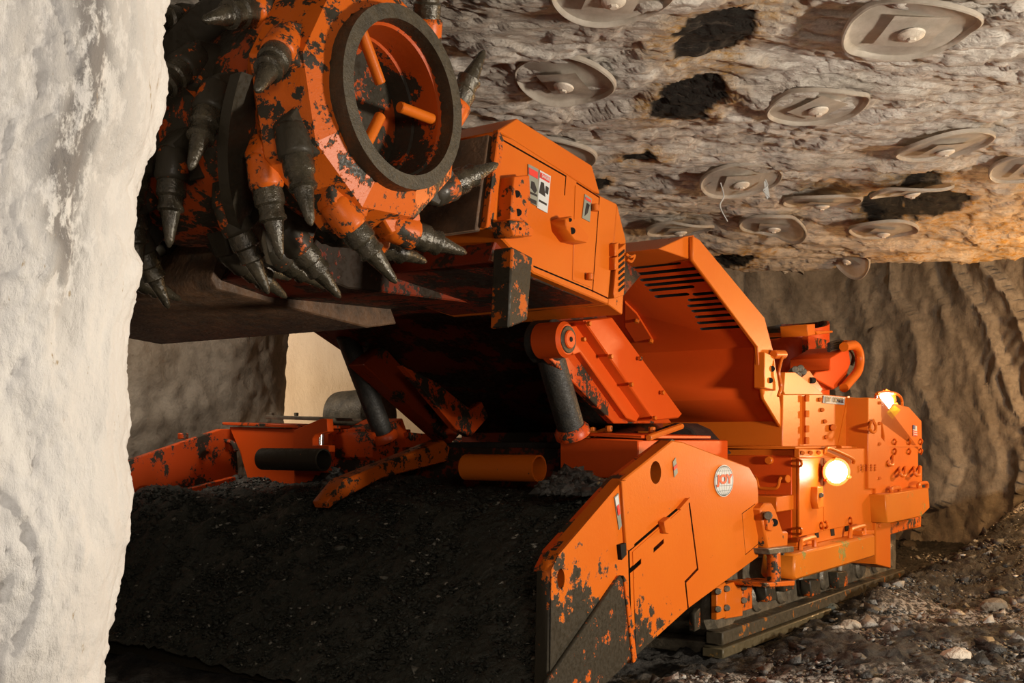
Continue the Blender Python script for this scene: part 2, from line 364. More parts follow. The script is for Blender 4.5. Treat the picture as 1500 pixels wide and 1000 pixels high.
# ------------------------------------------------------------------ walls: strips swept along a plan polyline, pushed in and out by cut marks
def wall(name, plan, z0, z1, mat, dispf, step=.03, label=None, attrf=None, nz=None):
    pts = [Vector((*p, 0)) for p in plan]; S = [0]
    for a, b in zip(pts, pts[1:]): S.append(S[-1]+(b-a).length)
    n = int(S[-1]/step)+1; s = np.linspace(0, S[-1], n); px = np.interp(s, S, [p.x for p in pts]); py = np.interp(s, S, [p.y for p in pts])
    ker = np.ones(15)/15; px = np.convolve(np.pad(px, 7, 'edge'), ker, 'valid'); py = np.convolve(np.pad(py, 7, 'edge'), ker, 'valid')
    tx = np.gradient(px); ty = np.gradient(py); ln = np.hypot(tx, ty)+1e-9; nx, ny = ty/ln, -tx/ln
    z = np.linspace(z0, z1, nz or int((z1-z0)/step)+1); Sg, Zg = np.meshgrid(s, z); d = dispf(Sg, Zg)
    P = np.stack([px[None]+nx[None]*d, py[None]+ny[None]*d, Zg], -1)
    o = gridmesh(name, P, mat, attrf(Sg, Zg) if attrf else None); return tag(o, label, kind='structure')
def cutmarks(S, Z):
    w1 = fbm(S*.9, Z*.7, 3, 51)-.5; w2 = fbm(S*2.2, Z*1.4, 3, 54)-.5
    q = S+.30*np.abs(Z-1.1)**1.5+1.1*w1+.35*w2; cell = np.floor(q/.42); f = q/.42-cell; amp = .05+.16*_hash(cell.astype(int), cell.astype(int)*0, 3)
    r = np.hypot((S-6.1), (Z-1.55)*1.1)+.12*w2; arc = .5+.5*np.cos(r*2*math.pi/.13)
    return amp*(f**1.7)+.030*arc*sst(1.0, .5, r)+.34*(fbm(S*.7, Z*.8, 3, 50)-.5)+.10*(fbm(S*4, Z*2.2, 4, 52, .6)-.5)+.05*(fbm(S*14, Z*10, 4, 53, .6)-.5)
def rough_rib(S, Z):
    return .28*(fbm(S*.9, Z*.6, 3, 60)-.5)+.10*(fbm(S*2.5+.8*Z, Z*1.6, 3, 61)-.5)+.09*np.abs(fbm(S*1.6-.7*Z, Z*1.1, 3, 64)-.5)+.06*(fbm(S*8, Z*6, 4, 62, .6)-.5)+.03*(fbm(S*22, Z*18, 3, 63, .6)-.5)
wall('wall_back', [(.0, 13.2), (.2, 13.2), (2.0, 12.4), (3.6, 11.9), (4.4, 10.9), (5.0, 10.2), (5.9, 8.5), (6.4, 6.0), (6.6, 2.5), (6.6, -1.5)], -.3, 3.1, M['grey'], cutmarks, .035, 'grey rock end wall with scalloped vertical cutting marks')
wall('wall_crosscut', [(-7.5, 12.9), (.2, 13.1)], -.3, 3.1, M['white'], lambda S, Z: .12*(fbm(S*.8, Z*.4, 3, 66)-.5)+.03*(fbm(S*5, Z*3, 3, 67)-.5), .05, 'smooth white dusted wall of the lit crosscut beyond', lambda S, Z: {'scar': S*0})
c0 = W(-4.15, 2.2, 0); c1 = W(-4.15, 5.75, 0)
wall('wall_left', [(c0.x, c0.y), (c1.x, c1.y), (c1.x+.02, c1.y+.5), (c1.x-1.2, c1.y+2.2), (-6.5, 11)], -.3, 3.1, M['grey'], rough_rib, .03, 'dark grey rock rib behind the far side of the machine')
# near pillar
_ey = [-40, 0, 60, 120, 180, 250, 330, 372, 430, 470, 560, 650, 700, 800, 850, 930, 1000, 1400]; _ex = [224, 222, 221, 214, 202, 172, 165, 175, 160, 156, 161, 160, 165, 171, 166, 152, 132, 120]
zz = np.r_[np.linspace(-.1, .5, 20, endpoint=False), np.linspace(.5, 2.75, 330)]; ed = np.interp(HY-(zz-CZ)/2.05*F, _ey, _ex); ed = (ed-CX)/F*2.05+.72
plan = [(-3.4, 1.35), (-2.4, 1.55), (-1.4, 1.78), (-.95, 1.93), (-.80, 2.0), (-.73, 2.10), (-.74, 2.22), (-.86, 2.40), (-1.15, 2.62), (-1.8, 3.0), (-3.4, 3.3)]
pts = np.array(plan); sl = np.r_[0, np.cumsum(np.hypot(*np.diff(pts, axis=0).T))]; s = np.r_[np.linspace(0, sl[5]-1.6, 40, endpoint=False), np.linspace(sl[5]-1.6, sl[5]+.35, 320, endpoint=False), np.linspace(sl[5]+.35, sl[-1], 60)]
bx = np.interp(s, sl, pts[:, 0]); by = np.interp(s, sl, pts[:, 1]); ker = np.ones(21)/21; bx = np.convolve(np.pad(bx, 10, 'edge'), ker, 'valid'); by = np.convolve(np.pad(by, 10, 'edge'), ker, 'valid')
tx, ty = np.gradient(bx), np.gradient(by); ln = np.hypot(tx, ty); S, Zg = np.meshgrid(s, zz)
pw = S+.25*(fbm(S*3, Zg*2, 3, 76)-.5); pq = Zg+.3*(fbm(S*2.5, Zg*2.5, 3, 78)-.5)
lf = fbm(pw*4.2+.5*pq, pq*1.3, 3, 71)*6; ls = np.floor(lf)+sst(.75, 1, lf-np.floor(lf))
dis = .14*(fbm(S*2.0, Zg*1.1, 3, 70)-.5)+.013*(ls-3)+.045*(fbm(S*11, Zg*5, 4, 72, .62)-.5)+.030*np.abs(fbm(S*34, Zg*20, 4, 73, .65)-.5)
edw = sst(1.6, 0, np.abs(S-sl[5]))*ed[:, None]
fade = 1-.55*np.exp(-((S-sl[5])/.12)**2)
P = np.stack([bx[None]+(ty/ln)[None]*dis*fade+edw, by[None]-(tx/ln)[None]*dis*fade, Zg], -1)
crk = (1-sst(.0, .055, np.abs((S-sl[5]+.11)-.03*np.sin(Zg*2.6)-.12*(fbm(Zg*3, S*2, 3, 75)-.5))))*sst(1.15, 1.45, Zg)
scar = np.clip(crk+.35*sst(.25, .05, np.abs(S-sl[5]+.15))*sst(1.2, 1.6, Zg), 0, 1)
tag(gridmesh('wall_near', P, M['white'], {'scar': scar}), 'bright white rock dusted pillar corner close to the camera', kind='structure')
# ------------------------------------------------------------------ floor
xs = np.linspace(-3.4, 6.4, 460); ys = 3.0*(13.2/3.0)**np.linspace(0, 1, 420); X, Y = np.meshgrid(xs, ys)
UU = X*N.x+Y*N.y-U0; VV = X*R.x+Y*R.y
def floor_h(X, Y, fine=True):
    UU = X*N.x+Y*N.y-U0
    h = .48*np.clip((X-2.75)*.62, 0, 1.25)*sst(4.5, 8.5, Y)*sst(.0, .5, UU+.1)
    m = np.exp(-(((X-.62)/.45)**2+((Y-4.45)/.22)**2))*.10+np.exp(-(((X-2.2)/.6)**2+((Y-5.4)/.5)**2))*.07
    h = h+m*sst(-.05, .12, UU)
    h = h+.10*(fbm(X*1.3, Y*1.3, 3, 80)-.5)*sst(-.1, .3, UU)
    VV = X*R.x+Y*R.y
    h = h+.13*np.exp(-((UU-.12)/.22)**2)*sst(5.7, 6.9, VV)
    if fine: h = h+.09*(fbm(X*5, Y*5, 4, 81, .62)-.5)+.10*np.abs(fbm(X*13, Y*13, 4, 82, .68)-.5)
    return h-.015
Zf = floor_h(X, Y); pale = sst(.45, .58, fbm(X*1.1, Y*2.2, 4, 83))*sst(.05, .35, UU); pale = np.maximum(pale, .9*np.exp(-(((X-.75)/.7)**2+((Y-4.3)/.35)**2)))
tag(gridmesh('floor', np.stack([X, Y, Zf], -1), M['floor'], {'pale': pale}), 'mine floor of crushed black coal and pale rock', kind='structure')
n = 125000; x = rng.uniform(-.2, 6.2, n); y = 3.6+8.4*rng.random(n)**1.7; u = x*N.x+y*N.y-U0; v = x*R.x+y*R.y
k = ((u > .02) | (v > 8.5)) & (x/y < .52) & (x/y > .02) & (x+.6*y < 10.1) & ((u > .12) | (v < 4.6) | (v > 5.0)); x, y, u = x[k], y[k], u[k]
pz_ = floor_h(x, y, False); pl = sst(.47, .60, fbm(x*1.1, y*2.2, 4, 83)); sz = .005+.018*rng.random(len(x))**2.6+.045*(rng.random(len(x)) < .008)
tone = np.where(rng.random(len(x)) < .07+.55*pl, rng.uniform(.35, 1, len(x)), rng.uniform(0, .18, len(x)))
tag(stones('rubble_bed', np.stack([x, y, pz_+sz*.15], -1), sz, tone, M['rubble']), 'loose broken coal and pale stone chips on the floor', 'rubble', kind='stuff')
def boulder(name, c, sx, sy, sz, tone, label, seed):
    bm = bmesh.new(); bmesh.ops.create_icosphere(bm, subdivisions=2, radius=1); rs = random.Random(seed); pl = [Vector((rs.gauss(0, 1), rs.gauss(0, 1), rs.gauss(0, 1))).normalized() for _ in range(11)]
    for vtx in bm.verts:
        p = vtx.co.copy(); m = min(rs2/max(p.dot(q), .05) for q, rs2 in zip(pl, [.72+.03*i for i in range(11)])); p *= min(1, m); vtx.co = Vector((p.x*sx, p.y*sy, p.z*sz))
    o = fin(name, bm, rubble(name+'_rock', tone, tuple(min(1, q*2.2) for q in tone), .4, .7), None, 0, None); o.location = c
    at = o.data.attributes.new('tone', 'FLOAT', 'POINT'); at.data.foreach_set('value', np.full(len(o.data.vertices), .5, np.float32))
    return tag(o, label, 'rock')
def onfloor(px, py, dz=.0):
    d = 6.0
    for _ in range(40):
        p = pd(px, py, d); h = float(floor_h(np.array([p.x]), np.array([p.y]))[0]); d += (p.z-h)*1.6
        d = min(max(d, 3), 12)
    p = pd(px, py, d); p.z = h+dz; return p
for (px, py, r, tn, lb) in ((1268, 891, .03, (.45, .40, .33), 'small pale rounded stone in front of the long bumper beam'),
                            (1455, 890, .07, (.13, .11, .085), 'brown angular rock at the far right of the floor'),
                            (1245, 922, .05, (.30, .26, .21), 'light grey stone slab in the middle of the right floor rubble'),
                            (1330, 800, .07, (.045, .036, .028), 'dark coal lump just behind the rear corner of the machine'),
                            (1215, 893, .045, (.05, .055, .045), 'greenish dark stone lump lying close to the crawler track'),
                            (1400, 965, .06, (.38, .33, .27), 'broad pale stone in the bottom right corner')):
    boulder('rock', onfloor(px, py, r*.25), r*1.25, r, r*.75, tn, lb, int(px))
# ------------------------------------------------------------------ roof plates
zinc = metal('dusty_zinc', (.56, .50, .42), (.72, .66, .58), .55, 10, .2, 0)
zincd = metal('dusty_zinc_bolt', (.50, .44, .36), (.70, .63, .54), .5, 20, .3, 0)
def roof_plate(px, py, dia, rz, tilt, label, fold=None, drop=.030, wires=False):
    c = pz(px, py, ROOF-.055)
    zr = float(roof_base(np.array([c.x]), np.array([c.y]))[0]); z = zr-drop
    c = pz(px, py, z); root = empty('roof_bolt_plate', (c.x, c.y, z), math.radians(rz)); root.rotation_euler = (math.radians(tilt[0]), math.radians(tilt[1]), math.radians(rz))
    tag(root, label, 'roof plate', 'round steel plates bolted to the mine roof')
    r = dia/2; bm = bmesh.new(); seg = 56; prof = [(.03, -.030), (.20, -.028), (.30, -.012), (.60, -.004), (.86, 0), (.915, -.002), (.93, -.014), (.965, -.019), (.995, -.014), (1.0, .004)]
    rings = []
    for q, h in prof:
        ring = []
        for i in range(seg):
            a = 2*math.pi*i/seg; x_, y_ = q*r*math.cos(a), q*r*math.sin(a); z_ = h*1.0+.006*math.sin(3*a+px)*q
            for (fa, fo, ang) in (fold or []):
                dx, dy = math.cos(math.radians(fa)), math.sin(math.radians(fa)); t = x_*dx+y_*dy-fo*r
                if t > 0: x_ -= dx*t*(1-math.cos(math.radians(ang))); y_ -= dy*t*(1-math.cos(math.radians(ang))); z_ -= t*math.sin(math.radians(ang))
            ring.append(bm.verts.new((x_, y_, z_)))
        rings.append(ring)
    for p, q in zip(rings, rings[1:]):
        for i in range(seg): bm.faces.new((p[i], p[(i+1) % seg], q[(i+1) % seg], q[i]))
    bm.faces.new(rings[0])
    g = bmesh.ops.solidify(bm, geom=bm.faces[:], thickness=.004)
    fin('pan', bm, zinc, root, 0, 50)
    s_ = r*.42; bm = bmesh.new(); ns = 8; vs = {}
    for i in range(ns+1):
        for j in range(ns+1):
            x_, y_ = (i/ns*2-1)*s_, (j/ns*2-1)*s_; d = math.hypot(x_, y_)/s_
            vs[i, j] = bm.verts.new((x_, y_, -.032-.016*max(0, 1-d*1.5)+.006*max(0, d-.9)))
    for i in range(ns):
        for j in range(ns): bm.faces.new((vs[i, j], vs[i+1, j], vs[i+1, j+1], vs[i, j+1]))
    bmesh.ops.solidify(bm, geom=bm.faces[:], thickness=.008); fin('square_washer_plate', bm, zinc, root, 0, 50)
    lathe('dome_washer', Vector((0, 0, -.042)), Vector((0, 0, -1)), [(0, r*.20), (.008, r*.19), (.018, r*.12), (.020, r*.09)], zincd, root, 20)
    lathe('bolt_head', Vector((0, 0, -.056)), Vector((0, 0, -1)), [(0, .018), (.011, .018), (.014, .014)], zincd, root, 6, True, 30)
    if wires:
        for x_, l_ in ((-.14, .26), (.14, .12)):
            tube('hanging_wire', [(x_, -.05, -.04), (x_+.01, -.05, -.04-l_*.35), (x_-.02, -.05, -.04-l_*.6), (x_+.015, -.05, -.04-l_)], .004, M['stickerwhite'], root, 6)
        prism('paper_tag', [Vector((.13, -.05, -.05)), Vector((.15, -.05, -.05)), Vector((.155, -.05, -.15)), Vector((.138, -.05, -.17)), Vector((.128, -.05, -.14))], Vector((0, .002, 0)), M['stickerwhite'], root, 0)
    return root
TL = (-8, 0)
roof_plate(898, -14, .47, 10, TL, 'round steel roof plate cut off by the top edge of the picture')
roof_plate(828, 114, .47, -28, (-9, 6), 'round roof plate with bent left rim above the motor housing', [(150, .55, 22)])
roof_plate(1334, 36, .54, 4, TL, 'largest round roof plate, creased along its lower half at top right', [(-70, .25, 16), (150, .75, 18)])
roof_plate(1197, 150, .50, 38, TL, 'round roof plate with folded lower edge and diamond-turned square washer', [(-110, .45, 20), (-20, .6, 18)])
roof_plate(1383, 212, .54, 12, (-2, -7), 'shiny round roof plate beside the brightest patch of roof at right', [(20, .7, 12)])
roof_plate(1085, 262, .52, 0, (-12, -4), 'round roof plate with two thin wires hanging from it', [(-60, .6, 14)], wires=True)
roof_plate(812, 222, .50, -20, (-6, 8), 'round roof plate half hidden behind the top of the motor housing')
roof_plate(996, 333, .52, 8, (-2, -4), 'round roof plate just left above the slotted hood', [(-60, .5, 20)])
roof_plate(1134, 328, .52, -10, (-4, 3), 'bent round roof plate with pointed right edge among the far plates', [(10, .3, 28), (60, .6, 16)])
roof_plate(1294, 335, .50, 5, (-2, 3), 'flat oval looking roof plate nearest the orange lit right wall')
roof_plate(1204, 293, .54, 0, (5, 0), 'thin edge-on roof plate between the wired plate and the long black patch')
roof_plate(1335, 275, .52, 14, (2, -9), 'roof plate lying along the upper edge of the long black patch', [(-80, .2, 14)], .07)
roof_plate(1243, 377, .42, 30, (6, 26), 'folded roof plate hanging from the brow of the roof', [(0, .2, 35)], .02)
roof_plate(1152, 392, .42, -10, (4, 10), 'curved roof plate in the dark under the roof brow', [(20, .3, 20)], .0)
roof_plate(1512, 244, .50, 0, TL, 'round roof plate cut off by the right edge of the picture')
# ================================================================== THE MINER
miner = empty('continuous_miner', W(CU, CV, 0), math.atan2(N.y, N.x))
tag(miner, 'orange coal mining machine with toothed cutting drum raised to the roof', 'mining machine')
# ---- cutter drum
DV, DZ = 2.43, 2.03
DC = L(0, DV, DZ)
def shell(name, u0, u1, r, mat): return lathe(name, L(u0, DV, DZ), Vector((-1, 0, 0)), [(0, r*.93), (.02, r), (u0-u1-.02, r), (u0-u1, r*.93)], mat, miner, 36)
drum = shell('cutter_drum', -.20, -1.02, .33, paint('drum_paint', wear=.55, scale=10, fine=50, col=(.34, .05, .008)))
drum['label'] = 'mud caked cutting drum studded with steel picks'
lathe('inner_drum', L(-1.34, DV, DZ), Vector((-1, 0, 0)), [(0, .31), (.9, .31)], M['vheavy'], drum, 30)
lathe('far_drum', L(-1.95, DV, DZ), Vector((-1, 0, 0)), [(0, .31), (.02, .33), (.93, .33), (.95, .30)], M['heavy'], drum, 30)
pipe('end_ring', L(.02, DV, DZ), L(-.05, DV, DZ), .264, .042, M['ring'], drum, 56)
# faceted nose between ring and drum
bm = bmesh.new(); nf = 9
prof = [(-.030, .268), (-.055, .345), (-.20, .405), (-.27, .35), (-.30, .20)]
rings = []
for uu, rr in prof: rings.append([bm.verts.new(L(uu, DV+rr*math.cos(a), DZ+rr*math.sin(a))) for a in [math.radians(-28+40*i) for i in range(nf)]])
for p, q in zip(rings, rings[1:]):
    for i in range(nf): bm.faces.new((p[i], p[(i+1) % nf], q[(i+1) % nf], q[i]))
fin('faceted_nose', bm, M['worn'], drum, 0, 8)
# hollow cup
bm = bmesh.new(); prof = [(.0, .224), (-.03, .222), (-.035, .214), (-.13, .212), (-.135, .205), (-.24, .20), (-.27, .14), (-.275, .02)]
add_lathe(bm, DC, UX, prof, 48, False); bm2 = bm
fin('hollow_hub', bm, paint('hub_paint', wear=.12, scale=9, fine=60, col=(.44, .060, .006), grad=((-1, 0, -.4), -2.26, -2.04, .30)), drum)
lathe('mud_plug', L(-.262, DV, DZ), UX, [(0, .17), (.02, .15), (.035, .08), (.04, .01)], metal('wet_mud', MUD, (.07, .055, .04), .6, 30, .8, 0), drum, 24)
for a in (0, 122, 238):
    d = Vector((0, math.cos(math.radians(a)), math.sin(math.radians(a)))); c = L(-.055, DV, DZ)
    cyl('lifting_pin', c+d*.212, c+d*.055, .017, M['light'], drum, 16)
# picks: one mesh for the steel pick, one for its welded holder; axis +Z, lateral axis +X
bm = bmesh.new(); add_lathe(bm, Vector((0, 0, -.02)), Vector((0, 0, 1)), [(0, .040), (.03, .044), (.055, .044), (.062, .037), (.085, .036), (.092, .040), (.10, .040), (.106, .029), (.165, .018), (.195, .013), (.21, .005), (.212, .001)], 18)
pk = fin('pick', bm, M['pick'], None); PICK = pk.data; bpy.data.objects.remove(pk)
KR, KT = .60, .80
bm = bmesh.new(); add_lathe(bm, Vector((0, 0, -.11)), Vector((0, 0, 1)), [(0, .034), (.012, .046), (.09, .051), (.105, .045)], 14)
rl = Vector((0, KT, KR))      # radial direction in pick axes
tl = Vector((0, -KR, KT))     # tangent
c = Vector((0, 0, -.06))
def blk(bm, ctr, hx, ht, r0, r1, tp):
    a = [ctr+Vector((sx*hx, 0, 0))+tl*(st*ht)-rl*r0 for sx, st in ((-1, -1), (1, -1), (1, 1), (-1, 1))]
    b = [ctr+Vector((sx*hx*tp, 0, 0))+tl*(st*ht*tp)-rl*r1 for sx, st in ((-1, -1), (1, -1), (1, 1), (-1, 1))]
    A = [bm.verts.new(p) for p in a]; B = [bm.verts.new(p) for p in b]; bm.faces.new(A); bm.faces.new(B[::-1])
    for i in range(4): bm.faces.new((A[i], A[(i+1) % 4], B[(i+1) % 4], B[i]))
blk(bm, c, .05, .085, .105, .0, .72)
hd = fin('pick_holder', bm, None, None, .006); HOLD = hd.data; bpy.data.objects.remove(hd)
HB = []
for m in ('worn', 'heavy', 'vheavy'):
    h = HOLD.copy(); h.materials.append(M[m]); HB.append(h)
def place_pick(s, th, out=0., r0=.425, hm=1, roll=0):
    a = math.radians(th); rad = Vector((0, math.cos(a), math.sin(a))); tan = Vector((0, -math.sin(a), math.cos(a)))
    d = (rad*KR+tan*KT).normalized(); X_ = Vector((1, 0, 0)); Y_ = d.cross(X_)
    if Y_.dot(rad) < 0: X_ = -X_; Y_ = -Y_
    m = Matrix((X_, Y_, d)).transposed().to_4x4()
    if out: m = Matrix.Rotation(out*(1 if d.cross(UX).dot(Vector((0, 1, 0))) else 1), 4, d.cross(UX).normalized()) @ m
    m.translation = L(-s, DV, DZ)+rad*r0
    for nm, me in (('pick_holder', HB[hm]), ('pick', PICK)):
        o = bpy.data.objects.new(nm, me); COL.objects.link(o); o.parent = drum; o.matrix_local = m
for i in range(9): place_pick(.09, -24+40*i, .30, .405, 0 if i % 3 else 1)
rows = [(.24, -135, 5, 0), (.36, 192, 5, 1), (.48, -116, 5, 1), (.60, 142, 5, 1), (.74, -152, 5, 2), (.86, 225, 5, 1), (.98, 175, 5, 2),
        (1.42, 200, 4, 2), (1.60, 240, 4, 2), (1.78, 160, 4, 2), (2.02, 215, 4, 2), (2.25, 180, 4, 1), (2.5, 235, 4, 2), (2.8, 200, 5, 2)]
for s_, t0, k, hm in rows:
    for i in range(k): place_pick(s_, t0+360/k*i, .12 if s_ < .5 else 0, .42, hm)
# helical vanes
def vane(u0, u1, a0, turn, mat):
    bm = bmesh.new(); n = 40; rows_ = []
    for i in range(n+1):
        t = i/n; a = math.radians(a0+turn*t); uu = u0+(u1-u0)*t; e = Vector((0, math.cos(a), math.sin(a)))
        rows_.append([bm.verts.new(L(uu+du, DV, DZ)+e*rr) for du, rr in ((-.022, .31), (-.022, .43), (.022, .43), (.022, .31))])
    for p, q in zip(rows_, rows_[1:]):
        for j in range(4): bm.faces.new((p[j], p[(j+1) % 4], q[(j+1) % 4], q[j]))
    bm.faces.new(rows_[0]); bm.faces.new(rows_[-1][::-1]); fin('scroll_vane', bm, mat, drum)
for a0 in (60, 180, 300): vane(-.22, -1.0, a0, 190, M['vheavy'])
for a0 in (20, 200): vane(-1.97, -2.85, a0, -200, M['vheavy'])
# gear case arms between drum sections
def vz(pts, u, th, name, mat, parent, bev=.006): return prism(name, [L(u, v, z) for v, z in pts], UX*-th, mat, parent, bev)
for u0 in (-1.06, -1.62 if False else -2.30):
    arm_pts = [(DV+.24*math.cos(math.radians(a)), DZ+.24*math.sin(math.radians(a))) for a in range(60, 301, 20)]+[(3.3, 1.70), (3.3, 2.25)]
vz([(DV+.24*math.cos(math.radians(a)), DZ+.24*math.sin(math.radians(a))) for a in range(60, 301, 20)]+[(3.45, 1.66), (3.45, 2.25)], -1.05, .26, 'gear_case_arm', M['grime_shade'], miner)
# ---- motor housing on the near side of the boom
HU = -.28
house = plate('motor_housing', [(733, 196), (752, 203), (875, 284), (904, 298), (891, 446), (782, 400), (738, 352), (716, 333)], HU, .85, M['clean'], miner, .006)
house['label'] = 'smooth orange side of the cutter motor housing'
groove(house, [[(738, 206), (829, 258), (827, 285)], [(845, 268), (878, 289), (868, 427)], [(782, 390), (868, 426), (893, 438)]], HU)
plate('top_cover', [(728, 192), (757, 173), (867, 242), (879, 284), (870, 281), (748, 203)], HU-.07, .70, M['clean'], house, .004)
vz_ = [(3.31, 2.17), (3.23, 1.80), (3.20, 1.80), (3.28, 2.17)]
prism('front_mud_plate', [L(HU-.03, v, z) for v, z in vz_], UX*-.80, M['rust'], house)
plate('front_lip', [(731, 188), (739, 205), (722, 335), (713, 333)], HU+.008, .03, M['worn'], house)
door = plate('access_door', [(843, 271), (876, 291), (866, 421), (839, 410)], HU+.003, .003, M['clean'], house, .002)
for x, y in ((872, 304), (864, 405)): cyl('hinge_knuckle', pu(x, y-5, HU+.02), pu(x, y+5, HU+.02), .016, M['clean'], door, 10)
rp = plate('grille_plate', [(904, 298), (917, 352), (912, 461), (891, 446)], HU-.02, .60, M['light'], house, .004)
gp = plate('grille_frame', [(905, 366), (917, 356), (914, 432), (900, 437), (899, 428)], HU+.012, .03, M['light'], rp, .002)
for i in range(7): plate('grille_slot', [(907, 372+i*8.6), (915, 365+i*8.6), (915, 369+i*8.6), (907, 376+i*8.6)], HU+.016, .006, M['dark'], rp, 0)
for y in (365, 385): plate('latch_bar', [(901, y-8), (906, y-10), (906, y+8), (901, y+10)], HU+.03, .03, M['light'], rp, .002)
tube('chain_link', [pu(917, 372, HU+.02), pu(924, 376, HU+.03), pu(930, 374, HU+.03), pu(925, 383, HU+.03), pu(919, 380, HU+.02)], .006, M['light'], rp, 6, 4)
# lugs with bolt holes
def lug(pts, u, th, holes, mat, nm='lug'):
    o = plate(nm, pts, u, th, mat, house, .004)
    for x, y, r in holes: cyl('lug_hole', pu(x, y, u+.001), pu(x, y, u+.004), r, M['dark'], o, 12)
    return o
lug([(753, 258), (776, 256), (778, 300), (772, 325), (748, 322), (750, 290)], HU+.06, .07, [(757, 284, .014), (759, 311, .014)], M['worn'], 'lifting_lug')
lug([(747, 322), (772, 325), (783, 336), (780, 346), (752, 346)], HU+.09, .09, [(762, 335, .006)], M['worn'], 'lower_lug')
lug([(828, 320), (838, 316), (864, 346), (860, 356), (842, 352), (830, 336)], HU+.07, .08, [(838, 338, .014), (835, 322, .008)], M['clean'], 'small_lug')
# warning stickers
def sticker(name, pts, u, mat, parent): return plate(name, pts, u, .003, mat, parent, 0)
s1 = sticker('warning_sticker', [(774, 240), (789, 248), (789, 303), (774, 295)], HU+.005, M['stickergrey'], house)
sticker('red_band', [(775, 245), (788, 252), (788, 262), (775, 255)], HU+.007, M['signred'], s1)
s2 = sticker('warning_sticker', [(791, 249), (807, 258), (802, 312), (787, 304)], HU+.005, M['stickerwhite'], house)
sticker('red_band', [(792, 252), (806, 260), (805, 268), (791, 260)], HU+.007, M['signred'], s2)
def pic(parent, polys, u, mat): 
    for p in polys: sticker('pictogram', p, u, mat, parent)
pic(s1, [[(779, 265), (783, 267), (787, 279), (784, 283), (778, 275)], [(776, 280), (787, 285), (787, 288), (776, 283)], [(777, 290), (786, 294), (786, 300), (777, 296)]], HU+.007, M['ink'])
pic(s2, [[(793, 266), (797, 268), (799, 288), (790, 282)], [(800, 272), (804, 275), (803, 285), (799, 282)], [(790, 292), (801, 298), (801, 301), (790, 295)]], HU+.007, M['ink'])
_r = (pu(806, 260, 0)-pu(792, 252, 0)).normalized(); _up = UX.cross(_r) if UX.cross(_r).z > 0 else -UX.cross(_r)
def lbl(s, px, py, u, h, mat, parent, wd=None, slope=None, bold=.02):
    a, b = slope or ((px-5, py), (px+5, py)); r_ = (pu(*b, u)-pu(*a, u)).normalized(); up = UX.cross(r_); 
    return text('lettering', s, pu(px, py, u), r_, up, h, mat, parent, wd, bold)
lbl('DANGER', 799, 260, HU+.010, .014, M['stickerwhite'], s2, .055, ((792, 256), (806, 264)))
s3 = sticker('warning_sticker', [(857, 284), (867, 291), (864, 325), (853, 319)], HU+.007, M['stickergrey'], door)
pic(s3, [[(858, 288), (866, 293), (866, 297), (858, 292)]], HU+.009, M['signred'])
pic(s3, [[(860, 297), (864, 300), (861, 312), (857, 316), (858, 306)]], HU+.009, M['ink'])
# guide block below the housing
gb = plate('guide_block', [(750, 361), (781, 377), (773, 469), (745, 480)], HU+.10, .085, paint('guide_paint', wear=.62, scale=12, fine=70, col=(.42, .08, .008)), miner, .006)
# ---- boom: dark underside and centre
vz([(2.85, 1.66), (3.1, 1.62), (4.34, 1.66), (4.78, 1.48), (5.80, 1.06), (5.9, 1.2), (4.70, 1.95), (3.2, 2.2)], -.85, 1.5, 'boom_centre', M['grime_shade'], miner)
vz([(3.30, 1.70), (4.12, 1.62), (4.3, 1.66), (4.5, 1.80), (3.5, 2.1)], -.32, .8, 'boom_underside', M['grime_shade'], miner)
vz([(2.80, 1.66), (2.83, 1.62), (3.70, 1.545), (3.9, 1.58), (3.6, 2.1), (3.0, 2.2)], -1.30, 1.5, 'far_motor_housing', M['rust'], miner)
# ---- slotted hood
HO = -.15
hood = plate('boom_hood', [(1015, 345), (1025, 351), (1120, 465), (1133, 515), (1140, 561), (1150, 628), (1145, 627), (1119, 584), (1112, 535), (1110, 508), (1015, 381)], HO, 1.1, M['red'], miner, .003)
hood['label'] = 'sloping red underside hood with rows of louvre slots'
plate('side_flange', [(1015, 346), (1025, 351), (1120, 465), (1131, 515), (1138, 561), (1149, 626), (1145, 627), (1119, 584), (1112, 535), (1110, 508), (1015, 381)], HO+.02, .02, M['clean'], hood, .003)
plate('front_lip', [(1004, 346), (1017, 344), (1017, 382), (965, 364)], HO-.004, 1.05, M['light'], hood, .003)
a0, a1 = pu(1015, 381, HO), pu(1110, 508, HO); sd = (a1-a0).normalized(); nrm = sd.cross(UX); nrm = nrm if nrm.y < 0 else -nrm
def pp(px, py):      # where a sight line meets the hood's sloping underside
    a = pu(px, py, -.2); b = pu(px, py, -1.0); d = b-a; return a+d*((a0-a).dot(nrm)/d.dot(nrm))
def slot(x0, y0, x1, y1, hw=.0135):
    def f(bm):
        ends = [pp(x0, y0), pp(x1, y1)]; m = (ends[0]-a0).dot(sd)*.5+(ends[1]-a0).dot(sd)*.5
        ends = [a0+sd*m+UX*(e_-a0).x for e_ in ends]; q = []
        for i in range(7): an = math.pi*(i/6)-math.pi/2; q.append(ends[1]+UX*(hw*math.cos(an))+sd*(hw*math.sin(an)))
        for i in range(7): an = math.pi*(i/6)+math.pi/2; q.append(ends[0]+UX*(hw*math.cos(an))+sd*(hw*math.sin(an)))
        add_prism(bm, [k_+nrm*.05 for k_ in q], nrm*-.135)
    return f
def zc(x, y): return (820+x*.33, 330+y*.33)
